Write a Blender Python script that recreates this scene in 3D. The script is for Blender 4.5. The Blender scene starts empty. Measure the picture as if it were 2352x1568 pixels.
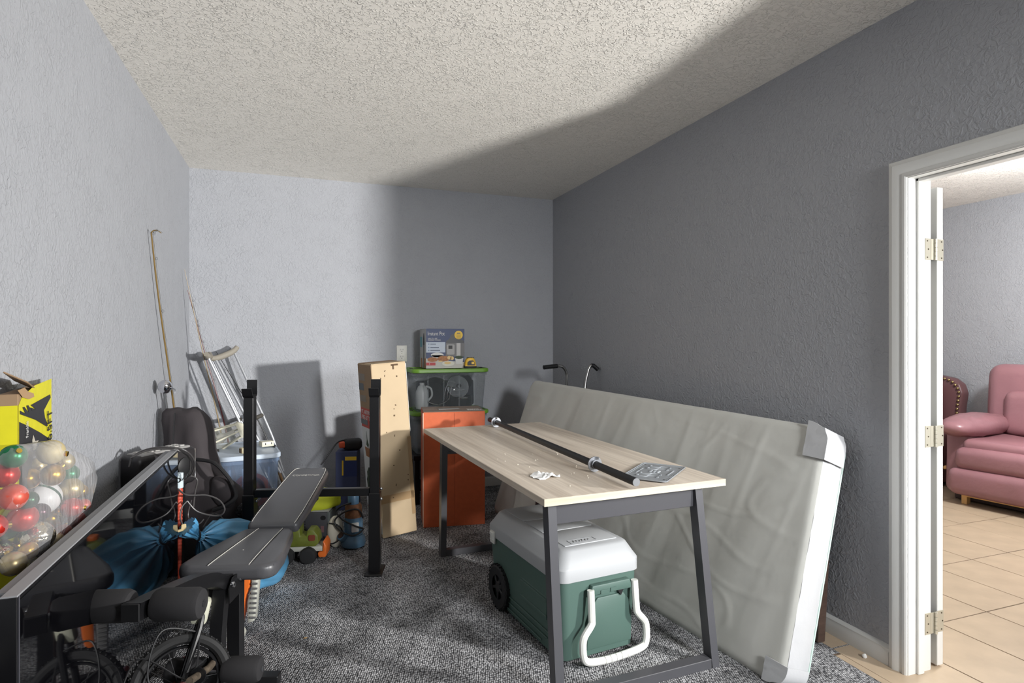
import bpy, bmesh, math, random
from mathutils import Vector as V, Matrix as M4, noise
C = bpy.context.scene.collection
SC = bpy.context.scene
R = math.radians
PI = math.pi

# ------------------------------------------------------------------ camera, world, lights, exposure
cd = bpy.data.cameras.new('camera'); cam = bpy.data.objects.new('camera', cd); C.objects.link(cam)
cd.sensor_fit = 'HORIZONTAL'; cd.sensor_width = 36.0; cd.lens = 36.0 * 1350 / 2352
cd.shift_y = -4.0 / 2352; cd.clip_start = 0.02; cd.clip_end = 60
cam.location = (0, 0, 1.37); cam.rotation_euler = (R(90), 0, R(-20))
SC.camera = cam

SC.view_settings.view_transform = 'Standard'; SC.view_settings.look = 'None'
SC.view_settings.exposure = 0.1; SC.view_settings.gamma = 1.0
SC.view_settings.use_curve_mapping = False
try:
    SC.cycles.max_bounces = 10; SC.cycles.diffuse_bounces = 5; SC.cycles.glossy_bounces = 4
    SC.cycles.transparent_max_bounces = 24; SC.cycles.sample_clamp_indirect = 6.0
    SC.cycles.caustics_reflective = False; SC.cycles.caustics_refractive = False
except Exception: pass
w = bpy.data.worlds.new('world'); SC.world = w; w.use_nodes = True
w.node_tree.nodes['Background'].inputs[0].default_value = (0.75, 0.86, 1.0, 1)
w.node_tree.nodes['Background'].inputs[1].default_value = 0.75

def lamp(name, kind, loc, power, color, aim=None, **kw):
    d = bpy.data.lights.new(name, kind); d.energy = power; d.color = color
    for k, v in kw.items(): setattr(d, k, v)
    o = bpy.data.objects.new(name, d); C.objects.link(o); o.location = loc
    if aim: o.rotation_euler = (V(aim) - V(loc)).to_track_quat('-Z', 'Y').to_euler()
    return o
# the bright lamp in the next room that shines through the doorway
dl = lamp('doorway_lamp', 'SPOT', (2.95, .40, 1.33), 1130, (1.0, .985, .96), aim=(-.5, 4.6, 1.75),
     spot_size=R(160), spot_blend=1.0, shadow_soft_size=.075)
dl.data.use_nodes = True
_n = dl.data.node_tree.nodes; _f = _n.new('ShaderNodeLightFalloff'); _f.inputs['Strength'].default_value = .022
_g = _n.new('ShaderNodeLightFalloff'); _g.inputs['Strength'].default_value = .0305
_a = _n.new('ShaderNodeMath'); _a.operation = 'ADD'; _l = dl.data.node_tree.links
_l.new(_f.outputs['Linear'], _a.inputs[0]); _l.new(_g.outputs['Constant'], _a.inputs[1]); _l.new(_a.outputs[0], _n['Emission'].inputs['Strength'])
# added unseen fill lights, one for the living room, one behind the camera
lamp('living_room_fill', 'POINT', (4.7, 2.1, 2.25), 175, (.97, .985, 1.0), shadow_soft_size=.16)
lamp('rear_fill_light', 'AREA', (1.98, -1.44, 2.0), 33, (.97, .985, 1.0), aim=(1.15, 3.2, .35), shape='RECTANGLE', size=.56, size_y=.8, spread=R(80))

# ------------------------------------------------------------------ materials
def lin(c):
    return tuple((x / 12.92 if x <= .04045 else ((x + .055) / 1.055) ** 2.4) for x in c)
def rgb(r, g, b): return lin((r / 255, g / 255, b / 255)) + (1,)
MATS = {}
def mat(name, col, rough=.5, metal=0.0, spec=.5, bump=None, var=None, coat=0.0, emit=None, alpha=None):
    """col sRGB 0-255; bump=(scale,strength,dist); var=(scale,amount,stretch) colour variation"""
    if name in MATS: return MATS[name]
    m = bpy.data.materials.new(name); m.use_nodes = True; MATS[name] = m
    nt = m.node_tree; N = nt.nodes; L = nt.links; b = N['Principled BSDF']
    b.inputs['Base Color'].default_value = rgb(*col)
    b.inputs['Roughness'].default_value = rough; b.inputs['Metallic'].default_value = metal
    b.inputs['Specular IOR Level'].default_value = spec
    if coat: b.inputs['Coat Weight'].default_value = coat
    tc = N.new('ShaderNodeTexCoord')
    if var:
        sc, am = var[0], var[1]; st = var[2] if len(var) > 2 else (1, 1, 1)
        mp = N.new('ShaderNodeMapping'); mp.inputs['Scale'].default_value = st
        L.new(tc.outputs['Object'], mp.inputs[0])
        n = N.new('ShaderNodeTexNoise'); n.inputs['Scale'].default_value = sc; n.inputs['Detail'].default_value = 4
        L.new(mp.outputs[0], n.inputs['Vector'])
        mr = N.new('ShaderNodeMapRange'); mr.inputs[1].default_value = .3; mr.inputs[2].default_value = .7
        mr.inputs[3].default_value = 1 - am; mr.inputs[4].default_value = 1 + am
        L.new(n.outputs['Fac'], mr.inputs[0])
        mx = N.new('ShaderNodeMix'); mx.data_type = 'RGBA'; mx.blend_type = 'MULTIPLY'; mx.inputs[0].default_value = 1
        mx.inputs[6].default_value = rgb(*col); L.new(mr.outputs[0], mx.inputs[7])
        L.new(mx.outputs[2], b.inputs['Base Color'])
    if bump:
        n2 = N.new('ShaderNodeTexNoise'); n2.inputs['Scale'].default_value = bump[0]; n2.inputs['Detail'].default_value = 3
        L.new(tc.outputs['Object'], n2.inputs['Vector'])
        bp = N.new('ShaderNodeBump'); bp.inputs['Strength'].default_value = bump[1]; bp.inputs['Distance'].default_value = bump[2]
        L.new(n2.outputs['Fac'], bp.inputs['Height']); L.new(bp.outputs[0], b.inputs['Normal'])
    return m

def clear(name, tint, opac, rough=.08, bump=None):
    """thin clear plastic: part see-through, part tinted plastic"""
    if name in MATS: return MATS[name]
    m = bpy.data.materials.new(name); m.use_nodes = True; MATS[name] = m
    nt = m.node_tree; N = nt.nodes; L = nt.links; b = N['Principled BSDF']; out = N['Material Output']
    b.inputs['Base Color'].default_value = rgb(*tint); b.inputs['Roughness'].default_value = rough
    t = N.new('ShaderNodeBsdfTransparent'); mx = N.new('ShaderNodeMixShader')
    lw = N.new('ShaderNodeLayerWeight'); lw.inputs[0].default_value = .35
    ad = N.new('ShaderNodeMath'); ad.operation = 'MULTIPLY_ADD'; ad.inputs[1].default_value = .55; ad.inputs[2].default_value = opac
    ad.use_clamp = True
    L.new(lw.outputs['Facing'], ad.inputs[0]); L.new(ad.outputs[0], mx.inputs[0])
    L.new(t.outputs[0], mx.inputs[1]); L.new(b.outputs[0], mx.inputs[2]); L.new(mx.outputs[0], out.inputs[0])
    if bump:
        tc = N.new('ShaderNodeTexCoord'); mp = N.new('ShaderNodeMapping'); mp.inputs['Scale'].default_value = bump[3]
        mp.inputs['Rotation'].default_value = (0, .5, .3)
        L.new(tc.outputs['Object'], mp.inputs[0])
        n2 = N.new('ShaderNodeTexNoise'); n2.inputs['Scale'].default_value = bump[0]; n2.inputs['Detail'].default_value = 3
        L.new(mp.outputs[0], n2.inputs['Vector'])
        bp = N.new('ShaderNodeBump'); bp.inputs['Strength'].default_value = bump[1]; bp.inputs['Distance'].default_value = bump[2]
        L.new(n2.outputs['Fac'], bp.inputs['Height']); L.new(bp.outputs[0], b.inputs['Normal'])
    return m

def texture_wall(name, col, kind):
    m = bpy.data.materials.new(name); m.use_nodes = True; MATS[name] = m
    nt = m.node_tree; N = nt.nodes; L = nt.links; b = N['Principled BSDF']
    b.inputs['Base Color'].default_value = rgb(*col); b.inputs['Roughness'].default_value = .75
    b.inputs['Specular IOR Level'].default_value = .3
    tc = N.new('ShaderNodeTexCoord')
    wn = N.new('ShaderNodeTexNoise'); wn.inputs['Scale'].default_value = 9; wn.inputs['Detail'].default_value = 2
    L.new(tc.outputs['Object'], wn.inputs['Vector'])
    n1 = N.new('ShaderNodeTexNoise'); n1.inputs['Scale'].default_value = 44 if kind == 'wall' else 52
    n1.inputs['Detail'].default_value = 4; n1.inputs['Distortion'].default_value = 1.2
    L.new(tc.outputs['Object'], n1.inputs['Vector'])
    cr = N.new('ShaderNodeValToRGB')
    if kind == 'wall':
        cr.color_ramp.elements[0].position = .42; cr.color_ramp.elements[1].position = .64
    else:
        cr.color_ramp.elements[0].position = .50; cr.color_ramp.elements[1].position = .64
    L.new(n1.outputs['Fac'], cr.inputs[0])
    ml = N.new('ShaderNodeMath'); ml.operation = 'MULTIPLY'
    L.new(cr.outputs[0], ml.inputs[0]); L.new(wn.outputs['Fac'], ml.inputs[1])
    bp = N.new('ShaderNodeBump')
    bp.inputs['Strength'].default_value = .8 if kind == 'wall' else 1.0
    bp.inputs['Distance'].default_value = .005 if kind == 'wall' else .007
    L.new(ml.outputs[0], bp.inputs['Height']); L.new(bp.outputs[0], b.inputs['Normal'])
    return m
WALL = texture_wall('wall_paint', (164, 166, 171), 'wall')
CEIL = texture_wall('ceiling_paint', (238, 234, 226), 'ceiling')

def carpet_mat():
    m = bpy.data.materials.new('carpet'); m.use_nodes = True
    nt = m.node_tree; N = nt.nodes; L = nt.links; b = N['Principled BSDF']
    b.inputs['Roughness'].default_value = .95; b.inputs['Specular IOR Level'].default_value = .1
    tc = N.new('ShaderNodeTexCoord'); mp = N.new('ShaderNodeMapping'); mp.inputs['Rotation'].default_value = (0, 0, .5)
    mp.inputs['Scale'].default_value = (1, .62, 1)
    L.new(tc.outputs['Object'], mp.inputs[0])
    vo = N.new('ShaderNodeTexVoronoi'); vo.inputs['Scale'].default_value = 120; vo.inputs['Randomness'].default_value = .45
    L.new(mp.outputs[0], vo.inputs['Vector'])
    cr = N.new('ShaderNodeValToRGB'); e = cr.color_ramp.elements
    e[0].position = .12; e[0].color = rgb(206, 206, 208); e[1].position = .66; e[1].color = rgb(64, 64, 67)
    L.new(vo.outputs['Distance'], cr.inputs[0])
    n = N.new('ShaderNodeTexNoise'); n.inputs['Scale'].default_value = 4.5; n.inputs['Detail'].default_value = 5; n.inputs['Roughness'].default_value = .6
    L.new(tc.outputs['Object'], n.inputs['Vector'])
    mr = N.new('ShaderNodeMapRange'); mr.inputs[1].default_value = .35; mr.inputs[2].default_value = .66; mr.inputs[3].default_value = .5; mr.inputs[4].default_value = 1.25
    L.new(n.outputs['Fac'], mr.inputs[0])
    mx = N.new('ShaderNodeMix'); mx.data_type = 'RGBA'; mx.blend_type = 'MULTIPLY'; mx.inputs[0].default_value = 1
    L.new(cr.outputs[0], mx.inputs[6]); L.new(mr.outputs[0], mx.inputs[7]); L.new(mx.outputs[2], b.inputs['Base Color'])
    bp = N.new('ShaderNodeBump'); bp.inputs['Strength'].default_value = .9; bp.inputs['Distance'].default_value = .006; bp.invert = True
    L.new(vo.outputs['Distance'], bp.inputs['Height']); L.new(bp.outputs[0], b.inputs['Normal'])
    return m
CARPET = carpet_mat()

def wood_mat(name, c1, c2, scale=(60, 1.6, 60), rough=.5):
    m = bpy.data.materials.new(name); m.use_nodes = True
    nt = m.node_tree; N = nt.nodes; L = nt.links; b = N['Principled BSDF']; b.inputs['Roughness'].default_value = rough
    tc = N.new('ShaderNodeTexCoord'); mp = N.new('ShaderNodeMapping'); mp.inputs['Scale'].default_value = scale
    L.new(tc.outputs['Object'], mp.inputs[0])
    n = N.new('ShaderNodeTexNoise'); n.inputs['Scale'].default_value = 1.0; n.inputs['Detail'].default_value = 6; n.inputs['Roughness'].default_value = .65
    L.new(mp.outputs[0], n.inputs['Vector'])
    mp2 = N.new('ShaderNodeMapping'); mp2.inputs['Scale'].default_value = tuple(x * .16 for x in scale)
    L.new(tc.outputs['Object'], mp2.inputs[0])
    n2 = N.new('ShaderNodeTexNoise'); n2.inputs['Scale'].default_value = 1.0; n2.inputs['Detail'].default_value = 2
    L.new(mp2.outputs[0], n2.inputs['Vector'])
    av = N.new('ShaderNodeMath'); av.operation = 'MULTIPLY_ADD'; av.inputs[1].default_value = .55
    h = N.new('ShaderNodeMath'); h.operation = 'MULTIPLY'; h.inputs[1].default_value = .45
    L.new(n2.outputs['Fac'], h.inputs[0]); L.new(n.outputs['Fac'], av.inputs[0]); L.new(h.outputs[0], av.inputs[2])
    cr = N.new('ShaderNodeValToRGB'); e = cr.color_ramp.elements
    e[0].position = .36; e[0].color = rgb(*c1); e[1].position = .62; e[1].color = rgb(*c2)
    L.new(av.outputs[0], cr.inputs[0]); L.new(cr.outputs[0], b.inputs['Base Color'])
    return m

WHITE = mat('white_trim', (212, 212, 209), .4)
BLACKMETAL = mat('black_metal', (18, 18, 20), .35, 0, .5, bump=(300, .08, .001))
GREYMETAL = mat('steel', (170, 172, 176), .3, 1.0)
CHROME = mat('chrome', (215, 216, 220), .12, 1.0)
BLACKPLASTIC = mat('black_plastic', (20, 20, 22), .45)
RUBBER = mat('black_foam', (36, 35, 37), .85, bump=(400, .15, .001))
VINYL = mat('black_vinyl', (74, 74, 77), .33, bump=(260, .12, .001))
STITCH = mat('white_stitching', (190, 188, 182), .7)
CARD = mat('cardboard', (150, 124, 96), .8, var=(6, .08))
PRINTWHITE = mat('printed_white', (214, 214, 212), .5)
PRINTBLACK = mat('printed_black', (26, 26, 28), .5)
PRINTRED = mat('printed_red', (186, 66, 48), .5)
PRINTBROWN = mat('printed_brown', (150, 98, 56), .5)
PRINTGREEN = mat('printed_green', (52, 66, 44), .6, var=(60, .5))
PRINTYELLOW = mat('printed_yellow', (236, 196, 60), .5)

# ------------------------------------------------------------------ mesh builder
def rotm(rx=0, ry=0, rz=0): return M4.Rotation(rz, 4, 'Z') @ M4.Rotation(ry, 4, 'Y') @ M4.Rotation(rx, 4, 'X')
class MB:
    def __init__(s): s.bm = bmesh.new()
    def _add(s, bm2, M=None):
        if M is not None: bm2.transform(M)
        me = bpy.data.meshes.new('t'); bm2.to_mesh(me); bm2.free(); s.bm.from_mesh(me); bpy.data.meshes.remove(me)
        return s
    def box(s, c, size, bev=0, seg=2, rot=None, M=None):
        b = bmesh.new(); bmesh.ops.create_cube(b, size=1)
        bmesh.ops.scale(b, vec=size, verts=b.verts)
        if bev > 0: bmesh.ops.bevel(b, geom=b.edges[:], offset=min(bev, .49 * min(size)), segments=seg, profile=.5, affect='EDGES')
        T = M4.Translation(c)
        if rot: T = T @ rotm(*rot)
        if M is not None: T = M @ T
        return s._add(b, T)
    def tube(s, pts, r, n=10, closed=False, M=None, caps=True, sq=False):
        """round (or square-section) tube along a polyline, r may be a list"""
        pts = [V(p) for p in pts]; m = len(pts); b = bmesh.new(); rings = []
        rs = r if isinstance(r, (list, tuple)) else [r] * m
        up = None
        for i, p in enumerate(pts):
            if closed: d = pts[(i + 1) % m] - pts[i - 1]
            elif i == 0: d = pts[1] - p
            elif i == m - 1: d = p - pts[-2]
            else: d = (pts[i + 1] - p).normalized() + (p - pts[i - 1]).normalized()
            d.normalize()
            if up is None:
                up = V((0, 0, 1)) if abs(d.z) < .9 else V((0, 1, 0))
            a = d.cross(up)
            if a.length < 1e-5: a = d.cross(V((1, 0, 0)))
            a.normalize(); e = a.cross(d).normalized(); up = e
            k = 1.0
            if 0 < i < m - 1 and not closed:
                ca = (pts[i + 1] - p).normalized().dot((p - pts[i - 1]).normalized())
                k = min(1.6, 1 / max(.5, math.sqrt((1 + ca) / 2)))
            if sq:
                rr = rs[i] * 1.0
                rings.append([b.verts.new(p + a * sx * rr * k + e * sy * rr * k) for sx, sy in ((1, 1), (-1, 1), (-1, -1), (1, -1))])
            else:
                rings.append([b.verts.new(p + (a * math.cos(2 * PI * j / n) + e * math.sin(2 * PI * j / n)) * rs[i]) for j in range(n)])
        nn = 4 if sq else n
        for i in range(m if closed else m - 1):
            A, B = rings[i], rings[(i + 1) % m]
            for j in range(nn): b.faces.new((A[j], A[(j + 1) % nn], B[(j + 1) % nn], B[j]))
        if caps and not closed:
            b.faces.new(rings[0][::-1]); b.faces.new(rings[-1])
        bmesh.ops.recalc_face_normals(b, faces=b.faces)
        return s._add(b, M)
    def lathe(s, prof, n=24, M=None):
        b = bmesh.new(); rings = []
        for r, z in prof:
            if r < 1e-6: rings.append([b.verts.new((0, 0, z))])
            else: rings.append([b.verts.new((r * math.cos(2 * PI * j / n), r * math.sin(2 * PI * j / n), z)) for j in range(n)])
        for A, B in zip(rings, rings[1:]):
            for j in range(n):
                f = [A[j % len(A)], A[(j + 1) % len(A)], B[(j + 1) % len(B)], B[j % len(B)]]
                f = list(dict.fromkeys(f))
                if len(f) > 2: b.faces.new(f)
        bmesh.ops.recalc_face_normals(b, faces=b.faces)
        return s._add(b, M)
    def cyl(s, a, b_, r, n=16, r2=None, bev=0):
        a, b_ = V(a), V(b_); d = b_ - a; L = d.length
        Mx = M4.Translation(a) @ d.to_track_quat('Z', 'Y').to_matrix().to_4x4()
        r2 = r if r2 is None else r2
        if bev: prof = [(0, 0), (r - bev, 0), (r - bev * .3, bev * .3), (r, bev), (r2, L - bev), (r2 - bev * .3, L - bev * .3), (r2 - bev, L), (0, L)]
        else: prof = [(0, 0), (r, 0), (r2, L), (0, L)]
        return s.lathe(prof, n, Mx)
    def prism(s, poly, h, M=None, bev=0, seg=2):
        """polygon in XY extruded along Z from 0 to h"""
        b = bmesh.new(); vs = [b.verts.new((x, y, 0)) for x, y in poly]; f = b.faces.new(vs)
        r = bmesh.ops.extrude_face_region(b, geom=[f]); bmesh.ops.translate(b, vec=(0, 0, h), verts=[g for g in r['geom'] if isinstance(g, bmesh.types.BMVert)])
        bmesh.ops.recalc_face_normals(b, faces=b.faces)
        if bev: bmesh.ops.bevel(b, geom=b.edges[:], offset=bev, segments=seg, profile=.5, affect='EDGES')
        return s._add(b, M)
    def ball(s, c, r, n=20, m=12, M=None, fn=None):
        rr = r if isinstance(r, (tuple, list)) else (r, r, r); b = bmesh.new()
        bmesh.ops.create_uvsphere(b, u_segments=n, v_segments=m, radius=1)
        for v in b.verts:
            if fn: v.co = fn(v.co.copy())
            v.co = V((v.co.x * rr[0], v.co.y * rr[1], v.co.z * rr[2]))
        T = M4.Translation(c)
        return s._add(b, T @ M if M is not None else T)
    def loft(s, rings, closed=True, caps=True, M=None):
        b = bmesh.new(); R_ = [[b.verts.new(p) for p in r] for r in rings]; n = len(R_[0])
        for A, B in zip(R_, R_[1:]):
            for j in range(n if closed else n - 1): b.faces.new((A[j], A[(j + 1) % n], B[(j + 1) % n], B[j]))
        if caps and closed: b.faces.new(R_[0][::-1]); b.faces.new(R_[-1])
        bmesh.ops.recalc_face_normals(b, faces=b.faces)
        return s._add(b, M)
    def noise(s, amp, freq, seed=0, aniso=(1, 1, 1)):
        s.bm.normal_update()
        for v in s.bm.verts:
            q = V((v.co.x * aniso[0], v.co.y * aniso[1], v.co.z * aniso[2])) * freq + V((seed, seed * 1.7, seed * .3))
            v.co += v.normal * noise.noise(q) * amp
        return s
    def subdiv(s, n=1):
        bmesh.ops.subdivide_edges(s.bm, edges=s.bm.edges[:], cuts=n, use_grid_fill=True, smooth=0); return s
    def build(s, name, material, parent=None, off=None, smooth=35, sub=0):
        if off is not None: bmesh.ops.translate(s.bm, vec=-V(off), verts=s.bm.verts)
        me = bpy.data.meshes.new(name); s.bm.to_mesh(me); s.bm.free()
        if smooth:
            for p in me.polygons: p.use_smooth = True
            me.set_sharp_from_angle(angle=R(smooth))
        me.materials.append(material)
        o = bpy.data.objects.new(name, me); C.objects.link(o)
        if parent is not None: o.parent = parent
        if sub:
            md = o.modifiers.new('s', 'SUBSURF'); md.levels = sub; md.render_levels = sub
        return o
def thing(name, label, cat, loc=(0, 0, 0), rz=0, group=None):
    o = bpy.data.objects.new(name, None); C.objects.link(o); o.location = loc; o.rotation_euler = (0, 0, rz)
    o.empty_display_size = .05
    o['label'] = label; o['category'] = cat
    if group: o['group'] = group
    return o
def tag(o, label, cat, group=None):
    o['label'] = label; o['category'] = cat
    if group: o['group'] = group
    return o
def struct(o): o['kind'] = 'structure'; return o
def sempty(name, loc=(0, 0, 0)):
    o = bpy.data.objects.new(name, None); C.objects.link(o); o.location = loc; o['kind'] = 'structure'; return o
def dup(root, loc, rz, label=None):
    r = root.copy(); C.objects.link(r); r.location = loc; r.rotation_euler = (0, 0, rz)
    if label: r['label'] = label
    for ch in list(root.children):
        c = ch.copy(); C.objects.link(c); c.parent = r
        for g in ch.children:
            d = g.copy(); C.objects.link(d); d.parent = c
    return r
def text(body, size, material, parent, loc, rot, name='lettering', ext=.0004, align='CENTER', sx=1.0):
    cu = bpy.data.curves.new(name, 'FONT'); cu.body = body; cu.size = size; cu.extrude = ext; cu.align_x = align; cu.align_y = 'CENTER'
    tmp = bpy.data.objects.new('t', cu); C.objects.link(tmp)
    dg = bpy.context.evaluated_depsgraph_get(); dg.update()
    me = bpy.data.meshes.new_from_object(tmp.evaluated_get(dg)); bpy.data.objects.remove(tmp)
    me.materials.clear(); me.materials.append(material); me.name = name
    o = bpy.data.objects.new(name, me); C.objects.link(o); o.location = loc; o.rotation_euler = rot; o.scale = (sx, 1, 1)
    if parent is not None: o.parent = parent
    return o
def bez(pts, n=8, closed=False):
    """Catmull-Rom through points"""
    P = [V(p) for p in pts]; out = []; m = len(P)
    for i in range(m if closed else m - 1):
        p0 = P[(i - 1) % m] if (closed or i > 0) else P[0]; p1 = P[i]; p2 = P[(i + 1) % m]; p3 = P[(i + 2) % m] if (closed or i + 2 < m) else P[-1]
        for k in range(n):
            t = k / n
            out.append(.5 * ((2 * p1) + (p2 - p0) * t + (2 * p0 - 5 * p1 + 4 * p2 - p3) * t * t + (3 * p1 - p0 - 3 * p2 + p3) * t ** 3))
    if not closed: out.append(P[-1])
    return out
def rrect(w, h, r, n=5):
    """rounded rectangle polygon centred on the origin"""
    out = []
    for cx, cy, a in ((w / 2 - r, h / 2 - r, 0), (-w / 2 + r, h / 2 - r, 90), (-w / 2 + r, -h / 2 + r, 180), (w / 2 - r, -h / 2 + r, 270)):
        for k in range(n + 1):
            t = R(a + 90 * k / n); out.append((cx + r * math.cos(t), cy + r * math.sin(t)))
    return out

# ------------------------------------------------------------------ the setting
XL, XR, YB, YF, ZC = -.812, 2.342, 5.265, -1.5, 2.737
YD0, YD1, ZD = .02, 1.70, 2.03            # doorway opening
struct(MB().prism([(XL - .12, YF - .12), (2.19, YF - .12), (2.19, 1.93), (XR + .06, 1.93), (XR + .06, YB + .12), (XL - .12, YB + .12)], .06, M4.Translation((0, 0, -.06))).build('floor', CARPET, smooth=0))
struct(MB().box(((XL + XR) / 2, (YB + YF) / 2, ZC + .05), (XR - XL + .24, YB - YF + .24, .1)).build('ceiling', CEIL, smooth=0))
struct(MB().box((XL - .06, (YB + YF) / 2, ZC / 2), (.12, YB - YF + .24, ZC)).build('wall_left', WALL, smooth=0))
struct(MB().box(((XL + XR) / 2, YB + .06, ZC / 2), (XR - XL, .12, ZC)).build('wall_back', WALL, smooth=0))
b = MB()
b.box((XR + .06, (YD1 + .02 + YB + .12) / 2, ZC / 2), (.12, YB + .12 - YD1 - .02, ZC))
b.box((XR + .06, (YF + YD0 - .02) / 2, ZC / 2), (.12, YD0 - .02 - YF, ZC))
b.box((XR + .06, (YD0 + YD1) / 2, (ZD + .02 + ZC) / 2), (.12, YD1 - YD0 + .04, ZC - ZD - .02))
struct(b.build('wall_right', WALL, smooth=0))
b = MB()  # rear wall behind the camera, with an opening added to let in fill light
b.box((.135, YF - .06, ZC / 2), (2.13, .12, ZC)); b.box((2.30, YF - .06, ZC / 2), (.10, .12, ZC))
b.box((1.725, YF - .06, .45), (1.05, .12, .9)); b.box((1.725, YF - .06, 2.47), (1.05, .12, .54))
struct(b.build('wall_rear', WALL, smooth=0))
# living room beyond the doorway
EX, NY, SY = 6.33, 5.4, -2.4
struct(MB().box((EX + .06, (NY + SY) / 2, ZC / 2), (.12, NY - SY + .24, ZC)).build('wall_east', WALL, smooth=0))
struct(MB().box(((XR + .12 + EX) / 2, NY + .06, ZC / 2), (EX - XR - .12, .12, ZC)).build('wall_north', WALL, smooth=0))
b = MB(); b.box(((XR + .12 + EX) / 2, SY - .06, 2.5), (EX - XR - .12, .12, .5)); b.box((2.96, SY - .06, 1.12), (1.0, .12, 2.25)); b.box((6.2, SY - .06, 1.12), (.6, .12, 2.25))
struct(b.build('wall_south', WALL, smooth=0))
struct(MB().box(((XR + .12 + EX) / 2, (NY + SY) / 2, ZC + .05), (EX - XR - .12, NY - SY + .24, .1)).build('ceiling', CEIL, smooth=0))
GROUT = mat('grout', (92, 76, 62), .9)
TILE = mat('tile', (176, 157, 134), .38, var=(7, .10), bump=(60, .05, .001))
fl = struct(MB().box(((2.19 + EX) / 2, (NY + SY) / 2, -.033), (EX - 2.19, NY - SY, .062)).build('floor', GROUT, smooth=0))
TX, TY, G = .345, .50, .006
tm = None
for ix in range(-2, 10):
    for iy in range(-9, 7):
        x0 = 2.915 + ix * TX; y0 = 1.966 + iy * TY; x1 = x0 + TX; y1 = y0 + TY
        if x0 >= EX or y0 >= NY or x0 < 2.2: continue
        if tm is None:
            t_ = MB().box((TX / 2, TY / 2, -.004), (TX - G, TY - G, .009), .0012, 1).build('tile', TILE, fl); tm = t_.data
        else:
            t_ = bpy.data.objects.new('tile', tm); C.objects.link(t_); t_.parent = fl
        t_.location = (x0, y0, -.0005 + .0012 * noise.noise(V((ix * 3.1, iy * 2.7, 0))))
TILEB = MB().box(((2.19 + 2.225) / 2 + .0, (1.93 - 1.2) / 2, -.004), (.034, 3.1, .009)).build('tile', TILE, fl)

def trim_run(name, p0, p1, nrm, prof):
    """profile (depth,height) swept from p0 to p1; nrm points into the room"""
    p0, p1, n = V(p0), V(p1), V(nrm)
    rings = [[p + n * d + V((0, 0, h)) for d, h in prof] for p in (p0, p1)]
    return struct(MB().loft(rings).build(name, WHITE, smooth=25))
BP = [(0, 0), (.014, 0), (.014, .055), (.011, .062), (.011, .07), (.006, .08), (0, .085)]
trim_run('baseboard_right', (XR, YD1 + .078, 0), (XR, YB, 0), (-1, 0, 0), BP)
trim_run('baseboard_back', (XL, YB, 0), (XR, YB, 0), (0, -1, 0), BP)
trim_run('baseboard_left', (XL, YF, 0), (XL, YB, 0), (1, 0, 0), BP)
trim_run('baseboard_east', (EX, SY, 0), (EX, NY, 0), (-1, 0, 0), BP)

# doorway with casing, jamb, stop and the open leaf
dr = sempty('door_1', (XR, YD1, 0))
def casing(pathpts, outs):
    """mitred casing; profile across the width w (0 = inner edge) and depth d off the wall"""
    prof = [(0, 0), (0, .010), (.006, .014), (.016, .014), (.020, .010), (.028, .012), (.044, .018), (.056, .019), (.066, .015), (.072, .015), (.075, .010), (.075, 0)]
    rings = []
    for (y, z), (oy, oz) in zip(pathpts, outs):
        rings.append([V((XR - d, y + oy * w_, z + oz * w_)) for w_, d in prof])
    return MB().loft(rings)
casing([(YD1 + .003, 0), (YD1 + .003, ZD + .003), (YD0 - .003, ZD + .003), (YD0 - .003, 0)], [(1, 0), (1, 1), (-1, 1), (-1, 0)]).build('casing', WHITE, dr, off=dr.location, smooth=25)
b = MB()
for y, sg in ((YD1, 1), (YD0, -1)): b.box((XR + .062, y + sg * .009, ZD / 2), (.13, .018, ZD))
b.box((XR + .062, (YD0 + YD1) / 2, ZD + .009), (.13, YD1 - YD0 + .036, .018))
b.build('jamb', WHITE, dr, off=dr.location, smooth=0)
b = MB()
for y, sg in ((YD1, -1), (YD0, 1)): b.box((XR + .058, y + sg * .006, ZD / 2), (.034, .012, ZD), .002, 1)
b.box((XR + .058, (YD0 + YD1) / 2, ZD - .006), (.034, YD1 - YD0, .012), .002, 1)
b.build('door_stop', WHITE, dr, off=dr.location, smooth=0)
lf = MB().box((XR + .1855, YD1 + .40, 1.008), (.035, .80, 2.0), .002, 1)
leaf = lf.build('door_leaf', WHITE, dr, off=dr.location, smooth=0)
for zz in (.55, 1.45):
    MB().box((XR + .2045, YD1 + .40, zz), (.006, .56, .66), .004, 1).build('leaf_panel', WHITE, leaf, off=dr.location, smooth=0)
MB().box((XR + .127, YD1 + .04, 1.02), (.016, .075, 2.04), .003, 1).build('casing', WHITE, dr, off=dr.location, smooth=0)
BRASS = mat('pale_hinge', (205, 200, 184), .35, .6)
SCREW = mat('screw_head', (96, 88, 72), .4, .8)
for zz in (1.745, .969, .194):
    hg = MB().box((XR + .110, YD1 - .0015, zz), (.034, .003, .089), .001, 1).build('hinge', BRASS, dr, off=dr.location, smooth=0)
    MB().box((XR + .187, YD1 - .0015, zz), (.030, .003, .089), .001, 1).build('hinge_plate', BRASS, hg, off=dr.location, smooth=0)
    k = MB(); k.box((XR + .148, YD1 - .002, zz), (.05, .003, .086))
    for j in range(5): k.cyl((XR + .148, YD1 - .008, zz - .0445 + j * .0178), (XR + .148, YD1 - .008, zz - .0445 + j * .0178 + .0165), .0065, 10)
    k.build('hinge_knuckle', BRASS, hg, off=dr.location)
    for dz in (-.034, 0, .034):
        for x in (XR + .104 + (.006 if dz == 0 else 0), XR + .189 + (.006 if dz == 0 else 0)):
            MB().cyl((x, YD1 - .0028, zz + dz), (x, YD1 - .0042, zz + dz), .0032, 8).build('hinge_screw', SCREW, hg, off=dr.location)

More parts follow.
